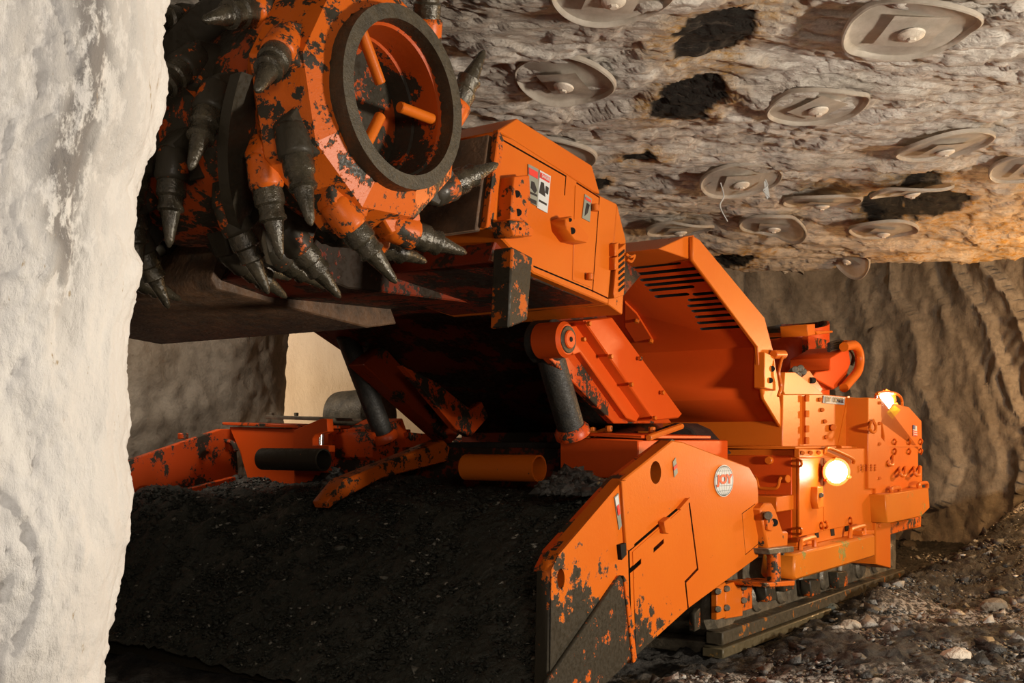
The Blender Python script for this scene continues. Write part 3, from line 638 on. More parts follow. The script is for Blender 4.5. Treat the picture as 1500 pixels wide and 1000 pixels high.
cut(hood, [slot(*zc(*p), *zc(*q)) for p, q in (((330, 150), (455, 140)), ((330, 181), (530, 172)), ((345, 212), (598, 196)), ((365, 240), (625, 221)), ((390, 268), (632, 240)), ((410, 292), (583, 268)), ((430, 315), (565, 306)),
    ((600, 306), (688, 299)), ((580, 333), (703, 321)), ((578, 358), (735, 345)), ((598, 384), (750, 366)), ((614, 411), (765, 391)), ((624, 438), (780, 417)), ((636, 464), (795, 444)))], M['dark'])  # slot walls coloured black in place of the shade inside
ib = prism('inspection_cover', [pp(*zc(*p))+nrm*.001 for p in ((290, 330), (345, 385), (415, 500), (410, 512), (335, 510), (290, 440))], nrm*.012, M['red'], hood, .003)
for p in ((345, 410), (408, 500)): cyl('cover_bolt', pp(*zc(*p))+nrm*.01, pp(*zc(*p))+nrm*.03, .014, M['bolt'], ib, 8)
hp = plate('hinge_bracket', [(1120, 515), (1134, 522), (1137, 572), (1120, 568)], HO+.05, .06, M['clean'], hood)
for x, y in ((1131, 540), (1128, 557)): cyl('bolt_hole', pu(x, y, HO+.051), pu(x, y, HO+.054), .016, M['dark'], hp, 12)
cyl('hinge_pin', pu(1133, 519, HO+.05), pu(1148, 519, HO+.05), .024, M['clean'], hp, 14)
tube('chain', [pu(1146, 522, HO+.07), pu(1141, 545, HO+.07), pu(1144, 565, HO+.07), pu(1140, 580, HO+.07)], .009, M['clean'], hp, 6, 5)
# ---- lift arms
def arm(mirror):
    g = lambda u: 2*CU-u if mirror else u
    e = UX*(1 if mirror else -1)
    def Q(x, y, u): p = pu(x, y, u); p.x = (g(u)-CU); return p
    a = prism('lift_arm', [Q(x, y, -.5) for x, y in ((855, 469), (897, 464), (1000, 606), (995, 612), (957, 616))], e*.30, M['red'], miner, .006)
    if not mirror: a['label'] = 'bright orange-red sloping lift arm with bolted edges'
    prism('inner_rail', [Q(x, y, -.56) for x, y in ((822, 480), (846, 476), (866, 500), (938, 608), (932, 618), (918, 612), (850, 516), (840, 520))], e*.06, M['red'], a, .004)
    prism('web_plate', [Q(x, y, -.60) for x, y in ((846, 478), (880, 474), (985, 620), (935, 620), (900, 620), (800, 520))], e*.04, M['redworn'], a, .004)
    for x, y in ((860, 474), (892, 522), (922, 563), (956, 612), (935, 525), (968, 575)): p = Q(x, y, -.49); cyl('bolt', p, p-e*.02, .011, M['bolt'], a, 8)
    b = Q(832, 497, -.50); cyl('pin_boss', b, b+e*.16, .082, M['red'], a, 26); cyl('boss_ring', b-e*.006, b+e*.01, .062, M['ring'], a, 24); cyl('pin', b-e*.016, b+e*.01, .042, M['red'], a, 20); cyl('pin_centre', b-e*.02, b, .012, M['dark'], a, 10)
    p = Q(852, 497, -.49); cyl('keeper_bolt', p, p-e*.02, .010, M['bolt'], a, 8)
    p0 = Q(800, 500, -.66); p1 = Q(838, 632, -.66)
    rod = cyl('lift_cylinder', p0, p1, .066, M['black'], miner, 24); rod['label'] = 'black hydraulic lift cylinder'
    cyl('cylinder_eye', p0+e*-.07, p0+e*.07, .10, M['black'], rod, 24)
    lathe('gland', p1-(p1-p0).normalized()*.03, p1-p0, [(0, .07), (.02, .085), (.05, .085)], M['redworn'], rod, 22)
    return a
arm(False)
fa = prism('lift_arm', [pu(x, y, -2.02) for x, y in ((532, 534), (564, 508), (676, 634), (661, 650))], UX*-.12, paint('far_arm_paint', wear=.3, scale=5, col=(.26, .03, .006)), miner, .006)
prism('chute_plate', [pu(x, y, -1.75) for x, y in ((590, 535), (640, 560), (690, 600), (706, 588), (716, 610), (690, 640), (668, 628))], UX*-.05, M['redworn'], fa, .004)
fc = cyl('lift_cylinder', pu(506, 488, -2.2), pu(564, 642, -2.2), .060, M['black'], miner, 24)
lathe('gland', pu(560, 632, -2.2), pu(564, 642, -2.2)-pu(520, 522, -2.2), [(0, .07), (.02, .085), (.05, .085)], M['redworn'], fc, 22)
ubox('throat_housing', -.55, -2.35, 5.75, 6.5, .9, 1.42, M['grime_shade'], miner)
# ---- gathering pan
side = plate('pan_side_plate', [(806, 836), (819, 810), (911, 704), (985, 645), (1000, 647), (1098, 684), (1109, 703), (1111, 720), (1111, 816), (1008, 892), (894, 996), (812, 1072), (801, 1072), (802, 1000)], 0, .06, M['plate'], miner, .005)
side['label'] = 'big orange side plate of the gathering pan with a round logo'
def oval(cx, cy, rx, ry, u, d=.2, n=20):
    return lambda bm: add_prism(bm, [pu(cx+rx*math.cos(2*math.pi*i/n), cy+ry*math.sin(2*math.pi*i/n), u+.03) for i in range(n)], UX*-d)
def quad(pts, u, d=.2): return lambda bm: add_prism(bm, [pu(x, y, u+.03) for x, y in pts], UX*-d)
DP = [(923, 806), (1009, 731), (1022, 833), (1004, 852), (1007, 893), (932, 962)]
cut(side, [oval(970, 692, 8, 17, 0), oval(830, 848, 5.5, 15, 0)]); cut(side, [quad([(966, 803), (981, 789), (981, 796), (966, 810)], 0, .06), quad([(932, 833), (948, 818), (948, 826), (932, 841)], 0, .06)], M['grime_shade'])
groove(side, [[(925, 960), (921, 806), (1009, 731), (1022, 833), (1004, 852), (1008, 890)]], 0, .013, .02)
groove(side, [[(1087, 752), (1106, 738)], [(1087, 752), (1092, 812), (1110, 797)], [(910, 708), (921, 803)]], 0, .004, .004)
plate('backing_plate', [(815, 838), (911, 720), (985, 665), (1095, 700), (1095, 800), (1000, 880)], -.075, .02, M['grime_shade'], side, 0)
plate('rim_edge', [(800, 838), (815, 806), (909, 700), (985, 642), (990, 645), (911, 704), (819, 812), (807, 838)], -.02, .06, M['redworn'], side, .003)
DI = [(927, 808), (1006, 739), (1018, 831), (1000, 850), (1003, 888), (932, 952)]
dr = plate('lower_door', DI, .003, .003, M['plate'], side, 0)
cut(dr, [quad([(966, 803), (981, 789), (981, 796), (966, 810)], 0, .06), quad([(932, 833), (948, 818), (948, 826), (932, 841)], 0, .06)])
plate('hinge_tab', [(973, 764), (982, 757), (984, 770), (980, 782), (975, 780)], .03, .03, M['clean'], side, .002)
plate('door_pin', [(996, 745), (1010, 729), (1011, 735), (998, 747)], .02, .02, M['clean'], side, .001)
plate('stiffener_bar', [(911, 704), (918, 703), (930, 800), (922, 806), (918, 806)], .02, .02, M['light'], side, .003)
we = plate('wear_plate', [(909, 842), (914, 850), (927, 962), (894, 996), (812, 1072), (803, 1066), (803, 996)], .022, .022, M['heavy'], side, .004)
plate('wear_strip', [(914, 842), (919, 850), (934, 966), (928, 972)], .03, .03, M['worn'], we, .003)
plate('front_facing', [(808, 834), (819, 812), (908, 708), (920, 800), (908, 842), (806, 990)], .006, .006, M['plate'], side, .001)
cut(bpy.data.objects['front_facing'], [oval(830, 848, 5.5, 15, 0)])
for x, y in ((903, 735), (909, 760), (910, 773), (986, 688), (992, 690)):
    pass
st = sticker('instruction_sticker', [(900, 728), (906, 722), (911, 770), (907, 776)], .010, M['stickergrey'], side); pic(st, [[(901, 729), (906, 724), (907, 738), (903, 742)]], .012, M['stickerwhite']); pic(st, [[(904, 741), (907, 738), (909, 752), (906, 755)]], .014, M['signred'])
st = sticker('instruction_sticker', [(986, 676), (990, 670), (993, 692), (988, 699)], .004, M['stickergrey'], side); pic(st, [[(987, 684), (992, 679), (992.5, 684), (987.5, 689)]], .006, M['signred'])
plate('notch_plate', [(909, 798), (917, 795), (918, 812), (911, 820)], .024, .02, M['dark'], side, 0)
# logo: white disc, grid lines, lettering
lc = pu(1060, 704, .002); LR = .0735
LV = 1.42; lg = prism('logo_disc', [lc+VX*(LV*LR*math.cos(2*math.pi*i/40))+ZX*(LR*math.sin(2*math.pi*i/40)) for i in range(40)], UX*.003, M['stickerwhite'], side, 0); lg['label'] = 'round white globe logo'
bm = bmesh.new()
def ell(bm, ry, rz_, wd=.0022, n=40, zc=0, a0=0, a1=360):
    p = []
    for i in range(n+1):
        a = math.radians(a0+(a1-a0)*i/n); p.append(lc+UX*.004+VX*(LV*ry*math.cos(a))+ZX*(zc+rz_*math.sin(a)))
    for a, b in zip(p, p[1:]):
        d = (b-a).normalized(); q = UX.cross(d)*wd*.5; bm.faces.new([bm.verts.new(k_) for k_ in (a-q, b-q, b+q, a+q)])
ell(bm, LR*.93, LR*.93, .004); ell(bm, LR*.62, LR*.9); ell(bm, LR*.28, LR*.9); ell(bm, .0001, LR*.9)
for zc in (.62, .30, -.30, -.62):
    hw = math.sqrt(.81-zc*zc)*LR; p = [lc+UX*.004+VX*(q*LV)+ZX*(zc*LR+s_) for q, s_ in ((-hw, -.001), (hw, -.001), (hw, .001), (-hw, .001))]; bm.faces.new([bm.verts.new(k_) for k_ in p])
fin('logo_grid', bm, M['globe'], lg, 0, None)
text('logo_lettering', 'JOY', lc+ZX*.002, VX, ZX, .058, M['joyred'], lg, .182, .055, .006)
# pan floor, far plate, boxes, pipes
pan = vz([(3.20, .0), (3.25, .05), (4.1, .62), (4.7, .72), (5.0, .72), (4.9, .52), (4.3, .34), (3.58, .02)], -.075, 3.03, 'gathering_pan', M['vheavy'], miner); pan['label'] = 'wide sloping loading pan buried under coal'
fs = prism('far_pan_side_plate', [pu(x, y, -3.12) for x, y in ((120, 700), (165, 683), (325, 628), (345, 628), (350, 700), (345, 740), (165, 790), (100, 790))], UX*-.05, M['redworn'], miner, .004)
cyl('stud', pu(268, 643, -3.1), pu(268, 634, -3.1), .03, M['redworn'], fs, 12)
pl2 = prism('far_inner_plate', [pu(x, y, -2.96) for x, y in ((215, 732), (345, 698), (348, 712), (325, 722), (220, 742))], UX*-.05, M['redworn'], fs, .003)
# far gearbox
fx = prism('far_gearbox', [pv(x, y, 4.45) for x, y in ((335, 625), (425, 628), (432, 626), (432, 735), (372, 735), (350, 660))], VX*.55, M['red'], miner, .006); fx['label'] = 'orange gearbox on the far side of the pan'
prism('gearbox_lid', [pv(x, y, 4.43) for x, y in ((325, 622), (440, 627), (440, 622), (325, 618))], VX*.60, M['redworn'], fx, .003)
prism('dark_lid', [pv(x, y, 4.6) for x, y in ((388, 613), (470, 616), (470, 611), (388, 608))], VX*.4, M['steel'], fx, .003)
for x in (398, 434): p = pv(x, 609, 4.8); cyl('lid_bolt', p, p+ZX*.02, .014, M['steel'], fx, 8)
bk = prism('hook_plate', [pv(x, y, 4.40) for x, y in ((430, 630), (470, 613), (479, 613), (480, 632), (462, 636), (458, 642), (458, 652), (482, 652), (482, 662), (428, 662))], VX*.05, M['red'], fx, .003)
p = pv(468, 653, 4.5); cyl('chrome_pin', p, p+ZX*.09, .03, M['chrome'], fx, 18)
prism('rear_box', [pv(x, y, 4.75) for x, y in ((478, 628), (545, 628), (550, 735), (470, 735))], VX*.35, M['redworn'], fx, .005)
tube('bracket_pipe', [pv(296, 660, 4.42), pv(300, 648, 4.42), pv(318, 645, 4.42), pv(340, 648, 4.42), pv(346, 660, 4.42)], .014, M['redworn'], fx, 8)
cyl('roller', pv(495, 612, 5.2), pv(560, 606, 5.2), .17, M['steel'], fx, 28)
# pipes lying across the pan
def panpipe(x0, y0, x1, y1, v, r, mat): 
    a, b = pv(x0, y0, v), pv(x1, y1, v); b.z = a.z; o = pipe('cover_pipe', a, b, r, .009, mat, miner, 30); return o
panpipe(683, 684, 790, 687, 4.25, .064, M['light']); panpipe(385, 672, 474, 674, 4.25, .062, M['vheavy'])
# centre wedge
prism('wedge_plate', [pu(x, y, -1.75) for x, y in ((478, 735), (505, 702), (650, 644), (660, 655), (655, 676), (560, 700), (500, 732), (482, 745))], UX*-.10, M['worn'], miner, .006)
tower = prism('pivot_tower', [pu(x, y, -2.2) for x, y in ((545, 635), (590, 612), (605, 655), (560, 680), (545, 670))], UX*-.30, M['redworn'], miner, .006)
prism('tower_ledge', [pu(x, y, -2.15) for x, y in ((600, 633), (635, 636), (640, 645), (604, 655))], UX*-.3, M['redworn'], tower, .004)
# near gearbox behind the side plate
ng = prism('near_gearbox', [pv(x, y, 4.45) for x, y in ((820, 640), (935, 644), (935, 700), (820, 700))], VX*1.0, M['red'], miner, .006); ng['label'] = 'orange-red gearbox behind the pan side plate'
prism('gearbox_lid', [pv(x, y, 4.47) for x, y in ((822, 637), (940, 642), (940, 637), (822, 632))], VX*.75, M['red'], ng, .003)
for (x0, y0, x1, y1) in ((858, 640, 892, 629), (950, 641, 998, 624)): 
    a, b = pv(x0, y0, 4.5), pv(x1, y1, 5.0); cyl('lid_bar', a, b, .016, M['clean'], ng, 8)
for x, y in ((868, 634), (892, 632), (955, 634)): p = pv(x, y, 4.7); cyl('lid_bolt', p, p+ZX*.03, .018, M['bolt'], ng, 8)
prism('boom_stop', [pv(x, y, 5.3) for x, y in ((930, 640), (990, 618), (1012, 628), (1045, 665), (1000, 668))], VX*.25, M['black'], ng, .01)
ubox('pan_back_plate', -.3, -2.84, 4.98, 5.03, .55, .99, M['grime_shade'], pan)
# coal on the pan
nu, nv = 260, 220; uu = np.linspace(-3.09, -.065, nu); vv = np.linspace(3.16, 4.75, nv); UG, VG = np.meshgrid(uu, vv)
def coal_h(UG, VG):
    t = VG-3.16; h = .03+np.where(t < .95, t*.70, .665+(t-.95)*.12)
    h = h+.10*np.exp(-((UG+.15)/.35)**2)*sst(0, .8, t)+.05*np.exp(-((UG+2.2)/.5)**2)+.27*sst(-2.1, -2.95, UG)*sst(.05, .5, t)*(1-.85*sst(3.78, 4.1, VG))
    return h+.10*(fbm(UG*2, VG*2, 3, 90)-.5)*sst(0, .3, t)
H = coal_h(UG, VG)+.06*(fbm(UG*9, VG*9, 4, 91, .6)-.5)+.03*(fbm(UG*30, VG*30, 3, 92)-.5)
mid = 4.75; P = np.stack([UG-CU, VG-CV, H], -1)
cb = gridmesh('coal_heap', P, M['coal'], {'tone': .10*fbm(UG*5, VG*5, 4, 93)})
cb.parent = None; cb.matrix_world = Matrix.Translation(W(CU, CV, 0)) @ Matrix.Rotation(math.atan2(N.y, N.x), 4, 'Z')
tag(cb, 'black heap of crushed coal filling the loading pan', 'coal', kind='stuff')
n = 36000; u = rng.uniform(-3.07, -.08, n); v = rng.uniform(3.18, 4.7, n); hz = coal_h(u, v); sz = .004+.015*rng.random(n)**2.5+.02*(rng.random(n) < .006)
tone = np.where(rng.random(n) < .045, rng.uniform(.2, 1, n), rng.uniform(0, .06, n))  # a few chips coloured pale to stand for glints on the coal
cs = stones('coal_chips', np.stack([u-CU, v-CV, hz+sz*.1], -1), sz, tone, M['coal']); cs.matrix_world = cb.matrix_world
tag(cs, 'loose coal chips, some pale to stand for glints, scattered over the pan heap', 'coal', kind='stuff')
n = 420; a = rng.random(n)*6.28; r = np.sqrt(rng.random(n)); cg = pv(842, 700, 4.2)
cs2 = stones('gravel_pile', np.stack([cg.x+.17*r*np.cos(a), cg.y+.14*r*np.sin(a), cg.z-.06+.10*(1-r)], -1), .025+.03*rng.random(n), rng.uniform(.05, .30, n), M['rubble']); cs2.matrix_world = cb.matrix_world
tag(cs2, 'grey gravel spilled beside the open end of the orange pipe', 'gravel', kind='stuff')
n = 300; a = rng.random(n)*6.28; r = np.sqrt(rng.random(n)); cg = pv(492, 705, 4.15)
cs3 = stones('gravel_pile', np.stack([cg.x+.07*r*np.cos(a), cg.y+.10*r*np.sin(a), cg.z-.10+.18*(1-r)], -1), .018+.02*rng.random(n), rng.uniform(.05, .25, n), M['rubble']); cs3.matrix_world = cb.matrix_world
tag(cs3, 'fine grey slack poured from the dark pipe end', 'gravel', kind='stuff')
# ---- chassis
ch = ubox('chassis', -.45, -2.5, 5.85, 8.2, .25, 1.05, M['redworn'], miner); ch['label'] = 'main chassis between the crawlers'
ubox('conveyor_throat', -.62, -2.2, 5.25, 5.8, .3, 1.02, M['black'], miner)
sp = ubox('front_sponson', -.50, 0, 5.64, 7.0, .46, .985, M['clean'], miner, .006); sp['label'] = 'boxy orange sponson carrying the headlight'
ubox('sponson_lid', -.52, .006, 5.60, 6.25, .985, 1.0, M['clean'], sp)
ubox('front_face_plate', -.48, -.03, 5.632, 5.64, .50, .95, M['red'], sp, .002)
p = pv(1128, 674, 5.63); cyl('face_bolt', p, p-VX*.03, .022, M['clean'], sp, 14)
tube('grab_wire', [pv(1104, 697, 5.63), pv(1108, 702, 5.58), pv(1111, 713, 5.57), pv(1118, 715, 5.57), pv(1135, 715, 5.57), pv(1140, 711, 5.57), pv(1142, 702, 5.57), pv(1144, 700, 5.58)], .009, M['clean'], sp, 8, 4)
cyl('wire_boss', pv(1143, 701, 5.62), pv(1155, 701, 5.60), .022, M['clean'], sp, 12)
ubox('step_block', -.22, -.02, 5.40, 5.64, .66, .74, M['clean'], sp)
d1 = plate('sponson_door', [(1171, 671), (1206, 670), (1206, 778), (1171, 786)], .012, .012, M['clean'], sp, .002)
d2 = plate('sponson_door', [(1207, 670), (1250, 669), (1250, 768), (1207, 777)], .012, .012, M['clean'], sp, .002)
for x, y, dd in ((1172, 777, d1), (1204, 769, d1), (1210, 768, d2), (1246, 762, d2), (1172, 678, d1)):
    tube('door_latch', [pu(x, y-4, .015), pu(x+2, y-2, .035), pu(x+2, y+3, .035), pu(x, y+5, .015)], .007, M['clean'], dd, 6, 3)
lt = plate('lid_track', [(1171, 657), (1206, 658), (1206, 669), (1171, 670)], .03, .03, M['clean'], sp, .003)
for x in (1176, 1188, 1200): cyl('track_bolt', pu(x, 663, .03), pu(x, 663, .045), .012, M['bolt'], lt, 8)
tube('lid_rod', [pu(1208, 664, .03), pu(1210, 657, .04), pu(1218, 657, .04), pu(1248, 671, .04), pu(1250, 678, .03)], .010, M['clean'], sp, 8, 4)
for x, y in ((1197, 783), (1220, 780), (1241, 773)): plate('drain_hole', [(x-3, y-5), (x+2, y-6), (x+3, y+4), (x-2, y+5)], .004, .003, M['dark'], sp, 0)
br = plate('lamp_bracket', [(1198, 713), (1206, 712), (1207, 742), (1199, 745), (1197, 735)], .05, .05, M['clean'], sp, .003); cyl('bracket_bolt', pu(1203, 725, .05), pu(1203, 725, .062), .014, M['steel'], br, 8)
# head lamp
def lamp(c, d, r, name, label, en):
    hs = lathe(name, c-d*.09, d, [(0, r*.6), (.02, r*.95), (.075, r*1.1), (.085, r*1.18), (.095, r*1.18), (.096, r*1.0)], M['clean'], miner, 26); hs['label'] = label
    lathe('lamp_lens', c+d*.002, d, [(0, r*.98), (.006, r*.9), (.012, r*.6), (.014, r*.05)], M['lamp'], hs, 26)
    for k in range(3):
        a = k*2.09; x_, y_, _ = frame(d); q = (x_*math.cos(a)+y_*math.sin(a))*r*1.12; cyl('guard_bolt', c+q-d*.02, c+q+d*.03, .009, M['bolt'], hs, 8)
    w_ = W(CU, CV, 0); wc = W(c.x+CU, c.y+CV, c.z)+(N*d.x+R*d.y+Vector((0, 0, d.z)))*.09
    li = light(name+'_light', 'POINT', wc, wc+N, en, (1, .86, .64), .05)
dl = (UX*.62-VX*.78).normalized()
lamp(pu(1225, 691, .10), dl, .066, 'head_lamp', 'round lit headlamp on the sponson side', 2.5)
ub = pu(1298, 586, -.10); lamp(ub, dl, .060, 'roof_lamp', 'upper lit lamp on top of the rear box', 6)
tube('lamp_guard', [pu(1283, 582, -.06), pu(1285, 576, -.02), pu(1298, 574, -.02), pu(1314, 577, -.04), pu(1321, 586, -.06), pu(1320, 600, -.06), pu(1313, 604, -.08)], .010, M['clean'], bpy.data.objects['roof_lamp'], 8)
tube('lamp_guard', [pu(1305, 577, -.06), pu(1310, 586, -.05), pu(1308, 600, -.07)], .008, M['clean'], bpy.data.objects['roof_lamp'], 8)
plate('reflector', [(1298, 604), (1310, 592), (1320, 600), (1307, 615)], -.02, .03, M['reflector'], bpy.data.objects['roof_lamp'], .003)
# upper box with model sign
ux = plate('upper_box', [(1147, 577), (1205, 577), (1272, 584), (1275, 720), (1230, 716), (1146, 690)], -.12, .9, M['clean'], miner, .005); ux['label'] = 'upper control box with the grey model plate'
plate('box_lid_corner', [(1148, 573), (1150, 545), (1165, 545), (1205, 575), (1205, 578), (1150, 578)], -.16, .10, M['clean'], ux, .003)
plate('hinge_strip', [(1180, 580), (1184, 580), (1184, 650), (1180, 650)], -.10, .03, M['clean'], ux, .002)
for y in (583, 606, 628, 645): cyl('hinge_knuckle', pu(1182, y-5, -.095), pu(1182, y+5, -.095), .014, M['clean'], ux, 8)
plate('seam_rib', [(1242, 580), (1245, 580), (1230, 655), (1227, 655)], -.115, .01, M['clean'], ux, 0)
for x, y in ((1202, 585), (1205, 600), (1209, 617), (1211, 640), (1214, 655)): cyl('rivet', pu(x, y, -.12), pu(x, y, -.105), .012, M['bolt'], ux, 8)
cyl('door_knob', pu(1221, 626, -.12), pu(1221, 626, -.09), .02, M['clean'], ux, 12)
plate('lower_ledge', [(1232, 652), (1262, 654), (1262, 661), (1234, 659)], -.05, .08, M['clean'], ux, .003)
plate('hinge_strip', [(1258, 584), (1262, 584), (1262, 660), (1258, 660)], -.10, .03, M['clean'], ux, .002)
ms = plate('model_plate', [(1207, 579), (1238, 582), (1237, 593), (1206, 590)], -.112, .006, M['signgrey'], ux, .001)
lbl('JOY  12CM12', 1222, 586.2, -.108, .040, M['ink'], ms, .33, ((1206, 584.8), (1238, 587.8)), .045)
# post and rear box
po = plate('rear_post', [(1272, 582), (1291, 583), (1291, 640), (1304, 655), (1305, 832), (1283, 826), (1283, 716), (1272, 716)], .02, .35, M['clean'], miner, .005)
for i in range(3):
    for j in range(4): cyl('rivet', pu(1266+j*5.5+i*0, 681+i*3.5, .02), pu(1266+j*5.5, 681+i*3.5, .028), .006, M['bolt'], po, 6)
for y in (590, 620, 650, 700, 740, 770): cyl('rivet', pu(1289, y, .02), pu(1289, y, .03), .010, M['bolt'], po, 8)
tube('drop_ring', [pu(1276, 618, .03), pu(1274, 628, .05), pu(1280, 633, .05), pu(1283, 625, .05), pu(1278, 614, .03)], .010, M['clean'], po, 8, 4)
rb = plate('rear_box', [(1287, 588), (1290, 616), (1308, 590), (1332, 596), (1350, 616), (1351, 664), (1345, 664), (1345, 682), (1351, 682), (1351, 725), (1349, 772), (1297, 782), (1296, 640)], -.02, .9, M['clean'], miner, .005)
cut(rb, [quad([(1301, 687), (1309, 686), (1309, 710), (1301, 712)], -.02, .12)])
tank = plate('seam_strip', [(1289, 652), (1350, 652), (1350, 654), (1289, 654)], -.012, .008, M['clean'], rb, 0)
for x in (1290, 1311, 1332, 1349):
    for y in (647, 661): tube('hinge_clip', [pu(x, y-4, -.015), pu(x+2, y-1, .005), pu(x, y+4, -.015)], .007, M['clean'], rb, 6, 3)
for x, y in ((1304, 674), (1322, 690), (1343, 689)): tube('pull_handle', [pu(x-4, y-5, -.015), pu(x-3, y+4, .03), pu(x+1, y+7, .03), pu(x+4, y+4, .03), pu(x+4, y-6, -.015)], .011, M['clean'], rb, 8, 4)
plate('green_tag', [(1299, 655), (1303, 655), (1303, 661), (1299, 661)], -.014, .004, flat('tag_green', (.10, .22, .05), .5), rb, 0)
fl = sticker('flag_sticker', [(1338, 622), (1343, 624), (1344, 639), (1338, 638)], -.014, M['stickerwhite'], rb); sticker('flag_canton', [(1338, 622), (1341, 623), (1341, 629), (1338, 628)], -.012, M['flagblue'], fl)
for i in range(3): sticker('flag_stripe', [(1338, 630+i*3), (1344, 631.5+i*3), (1344, 633+i*3), (1338, 631.5+i*3)], -.012, M['signred'], fl)
rs_ = plate('rear_bumper', [(1297, 724), (1360, 714), (1362, 744), (1350, 756), (1305, 766), (1300, 766)], .10, .14, M['yellow'], miner, .006)
for x, y in ((1312, 722), (1352, 715)): tube('bumper_handle', [pu(x-6, y+2, .06), pu(x-6, y-6, .06), pu(x+5, y-8, .06), pu(x+6, y, .06)], .014, M['clean'], rs_, 8, 4)
plate('lower_skirt', [(1298, 768), (1348, 757), (1346, 770), (1298, 785)], .0, .2, M['worn'], miner, .004)
bmpr = plate('bumper_beam', [(1165, 811), (1282, 782), (1282, 815), (1166, 850), (1163, 845)], .10, .18, M['yellow'], miner, .012); bmpr['label'] = 'long yellowed bumper beam below the headlight'
for x, y in ((1182, 800), (1255, 783)): tube('bumper_handle', [pu(x-10, y+7, .05), pu(x-9, y-6, .05), pu(x-5, y-9, .05), pu(x+9, y-13, .05), pu(x+11, y-10, .05), pu(x+11, y+3, .05)], .014, M['clean'], bmpr, 8, 4)
plate('end_step', [(1264, 777), (1281, 776), (1281, 782), (1264, 784)], .06, .10, M['clean'], bmpr, .004)
# jack bracket between side plate and bumper
jb = plate('pivot_ear', [(1114, 745), (1121, 737), (1131, 736), (1136, 745), (1147, 778), (1155, 778), (1154, 800), (1125, 804)], .04, .10, M['light'], miner, .008)
plate('ear_shadow_plate', [(1110, 742), (1114, 738), (1128, 806), (1118, 806), (1111, 790)], .0, .06, M['steel'], jb, .003)
plate('lock_plate', [(1122, 752), (1127, 749), (1134, 765), (1131, 778), (1125, 776)], .055, .02, M['worn'], jb, .003)
cyl('ear_bolt', pu(1125, 755, .055), pu(1125, 755, .075), .022, M['steel'], jb, 10); cyl('ear_hole', pu(1134, 765, .041), pu(1134, 765, .05), .02, M['dark'], jb, 12)
a, b = pu(1133, 808, .05), pu(1134, 856, .05); jk = cyl('jack_pin', a, b, .034, M['worn'], miner, 16)
plate('jack_bracket', [(1126, 804), (1163, 800), (1163, 808), (1128, 812)], .08, .20, M['steel'], jk, .003); plate('jack_foot', [(1120, 854), (1165, 850), (1164, 858), (1122, 860)], .09, .2, M['worn'], jk, .004)
plate('jack_side', [(1148, 810), (1161, 809), (1158, 850), (1150, 850)], .04, .04, M['steel'], jk, .003)
# crawler track: frame, rollers, shoes
TU = -.10
tr = ubox('crawler_frame', TU-.42, TU-.05, 4.95, 8.0, .10, .42, M['steel'], miner, .01); tr['label'] = 'low crawler track under the chassis'
ubox('track_rail', TU-.05, TU+.04, 4.82, 7.9, .055, .12, paint('rail_paint', wear=.75, scale=9, col=(.30, .09, .015), mud=(.035, .028, .018)), tr, .006)
ubox('lower_rail', TU-.05, TU+.06, 4.78, 7.9, .0, .05, paint('rail_low', wear=.8, scale=9, col=(.20, .11, .03), mud=(.05, .04, .022)), tr, .006)
for (x0, x1, yt, yb, m) in ((1018, 1026, 890, 925, 'heavy'), (1050, 1063, 852, 908, 'light'), (1063, 1088, 848, 906, 'light'), (1088, 1102, 846, 895, 'worn')):
    pl_ = plate('guard_plate', [(x0, yt+8), (x1, yt), (x1, yb-4), (x0, yb)], TU+.03, .03, M[m], tr, .003)
    if x1-x0 > 11:
        for y in (yt+14, yb-16): cyl('guard_bolt', pu(x0+2, y, TU+.03), pu(x0+2, y, TU+.045), .016, M['steel'], pl_, 8)
for i in range(18):
    v_ = 4.86+i*.175; ubox('track_shoe', TU-.44, TU-.02, v_, v_+.15, -.01, .055, M['steel'], tr, .008)
for i in range(9): a = L(TU-.02, 5.1+i*.34, .22); cyl('track_roller', a, a-UX*.3, .09, M['steel'], tr, 18)
a = L(TU-.02, 4.99, .26); cyl('idler_wheel', a, a-UX*.38, .20, M['steel'], tr, 26)
for x, y in ((1130, 870), (1155, 855), (1235, 850), (1195, 862)): plate('mud_bracket', [(x-8, y-12), (x+6, y-14), (x+8, y+8), (x-6, y+12)], TU+.04, .06, M['heavy'], tr, .006)
tr2 = ubox('far_crawler_frame', 2*CU-TU+.05, 2*CU-TU+.45, 4.95, 8.0, .0, .42, M['steel'], miner, .01)
# ---- tail: conveyor swing and hoses behind the upper box
TA = -.62
def shroud(name, r, th, mat, par):
    bm = bmesh.new(); rows_ = []; c = L(-1.2, 8.7, 0); n = 48
    for i in range(n):
        a = 2*math.pi*i/n; e = Vector((math.cos(a), math.sin(a), 0)); dw = (N*e.x+R*e.y)
        near = max(0, -dw.y); hi = 2.02-.10*near-.13*max(0, -dw.x)*(.4+near)
        rows_.append([bm.verts.new(c+e*r+ZX*1.3), bm.verts.new(c+e*r+ZX*hi), bm.verts.new(c+e*(r-th)+ZX*hi), bm.verts.new(c+e*(r-th)+ZX*1.3)])
    for k in range(n):
        p, q = rows_[k], rows_[(k+1) % n]
        for j in range(4): bm.faces.new((p[j], p[(j+1) % 4], q[(j+1) % 4], q[j]))
    return fin(name, bm, mat, par)
tail = shroud('swing_shroud', .31, .02, M['red'], miner); tail['label'] = 'curved orange-red shroud of the tail conveyor'
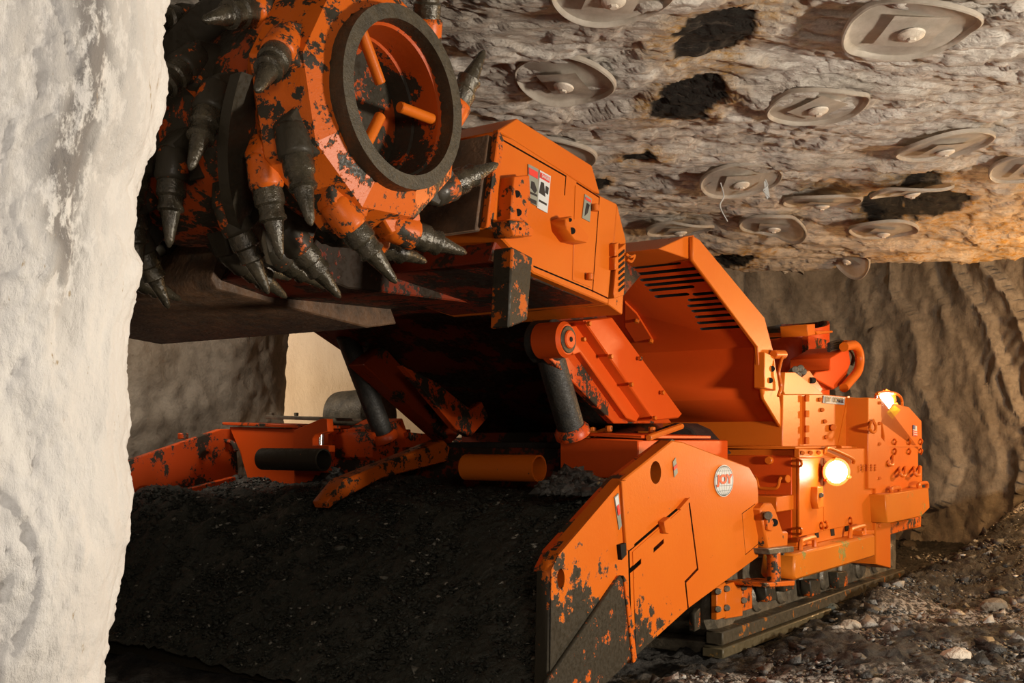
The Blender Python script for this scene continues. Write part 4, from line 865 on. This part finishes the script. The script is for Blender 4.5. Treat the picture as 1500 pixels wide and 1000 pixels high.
shroud('shroud_liner', .288, .02, M['grime_shade'], tail)
plate('tail_bracket', [(1182, 475), (1194, 474), (1194, 490), (1184, 492)], TA, .2, M['clean'], tail, .004)
plate('tail_box', [(1194, 484), (1220, 484), (1220, 487), (1198, 490)], TA, .5, M['clean'], tail, .004)
plate('tail_wall', [(1184, 492), (1214, 498), (1224, 512), (1216, 530), (1184, 540)], TA-.25, .05, M['redworn'], tail, .004)
tf = plate('tail_fender', [(1216, 524), (1243, 508), (1246, 532), (1236, 562), (1222, 570), (1190, 552), (1196, 545), (1216, 542)], TA+.1, .30, M['red'], miner, .006)
plate('tail_sill', [(1180, 548), (1216, 545), (1222, 570), (1205, 572)], TA+.05, .4, M['red'], tf, .004)
tube('hose_guard', [pu(1236, 508, TA+.15), pu(1252, 506, TA+.15), pu(1259, 520, TA+.15), pu(1257, 542, TA+.15), pu(1243, 560, TA+.15), pu(1236, 568, TA+.15)], .035, M['clean'], tf, 10)
for i in range(4): tube('hose', [pu(1214, 504+i*3, TA+.05), pu(1230, 500+i*3, TA+.06), pu(1244, 505+i*2, TA+.08), pu(1251, 515+i*3, TA+.08), pu(1248, 535, TA+.06)], .014, M['black'], tf, 8)
cyl('hose_coupling', pu(1238, 504, TA+.12), pu(1252, 504, TA+.12), .03, M['clean'], tf, 12)
vb = plate('valve_bracket', [(1164, 548), (1186, 542), (1206, 570), (1200, 577), (1165, 577)], -.30, .12, M['clean'], miner, .005)
cyl('bracket_slot', pu(1186, 557, -.30), pu(1192, 557, -.29), .02, M['dark'], vb, 10)
for x, y in ((1160, 545), (1168, 543), (1172, 548), (1164, 553)): cyl('hydraulic_fitting', pu(x, y, -.25), pu(x+5, y-4, -.2), .022, M['steel'], vb, 10)
tube('valve_hose', [pu(1163, 545, -.22), pu(1160, 555, -.2), pu(1164, 565, -.2), pu(1158, 575, -.22)], .016, M['black'], vb, 8)
cb2 = ubox('tail_conveyor', -1.0, -1.9, 7.6, 9.6, 1.0, 1.35, M['redworn'], miner)
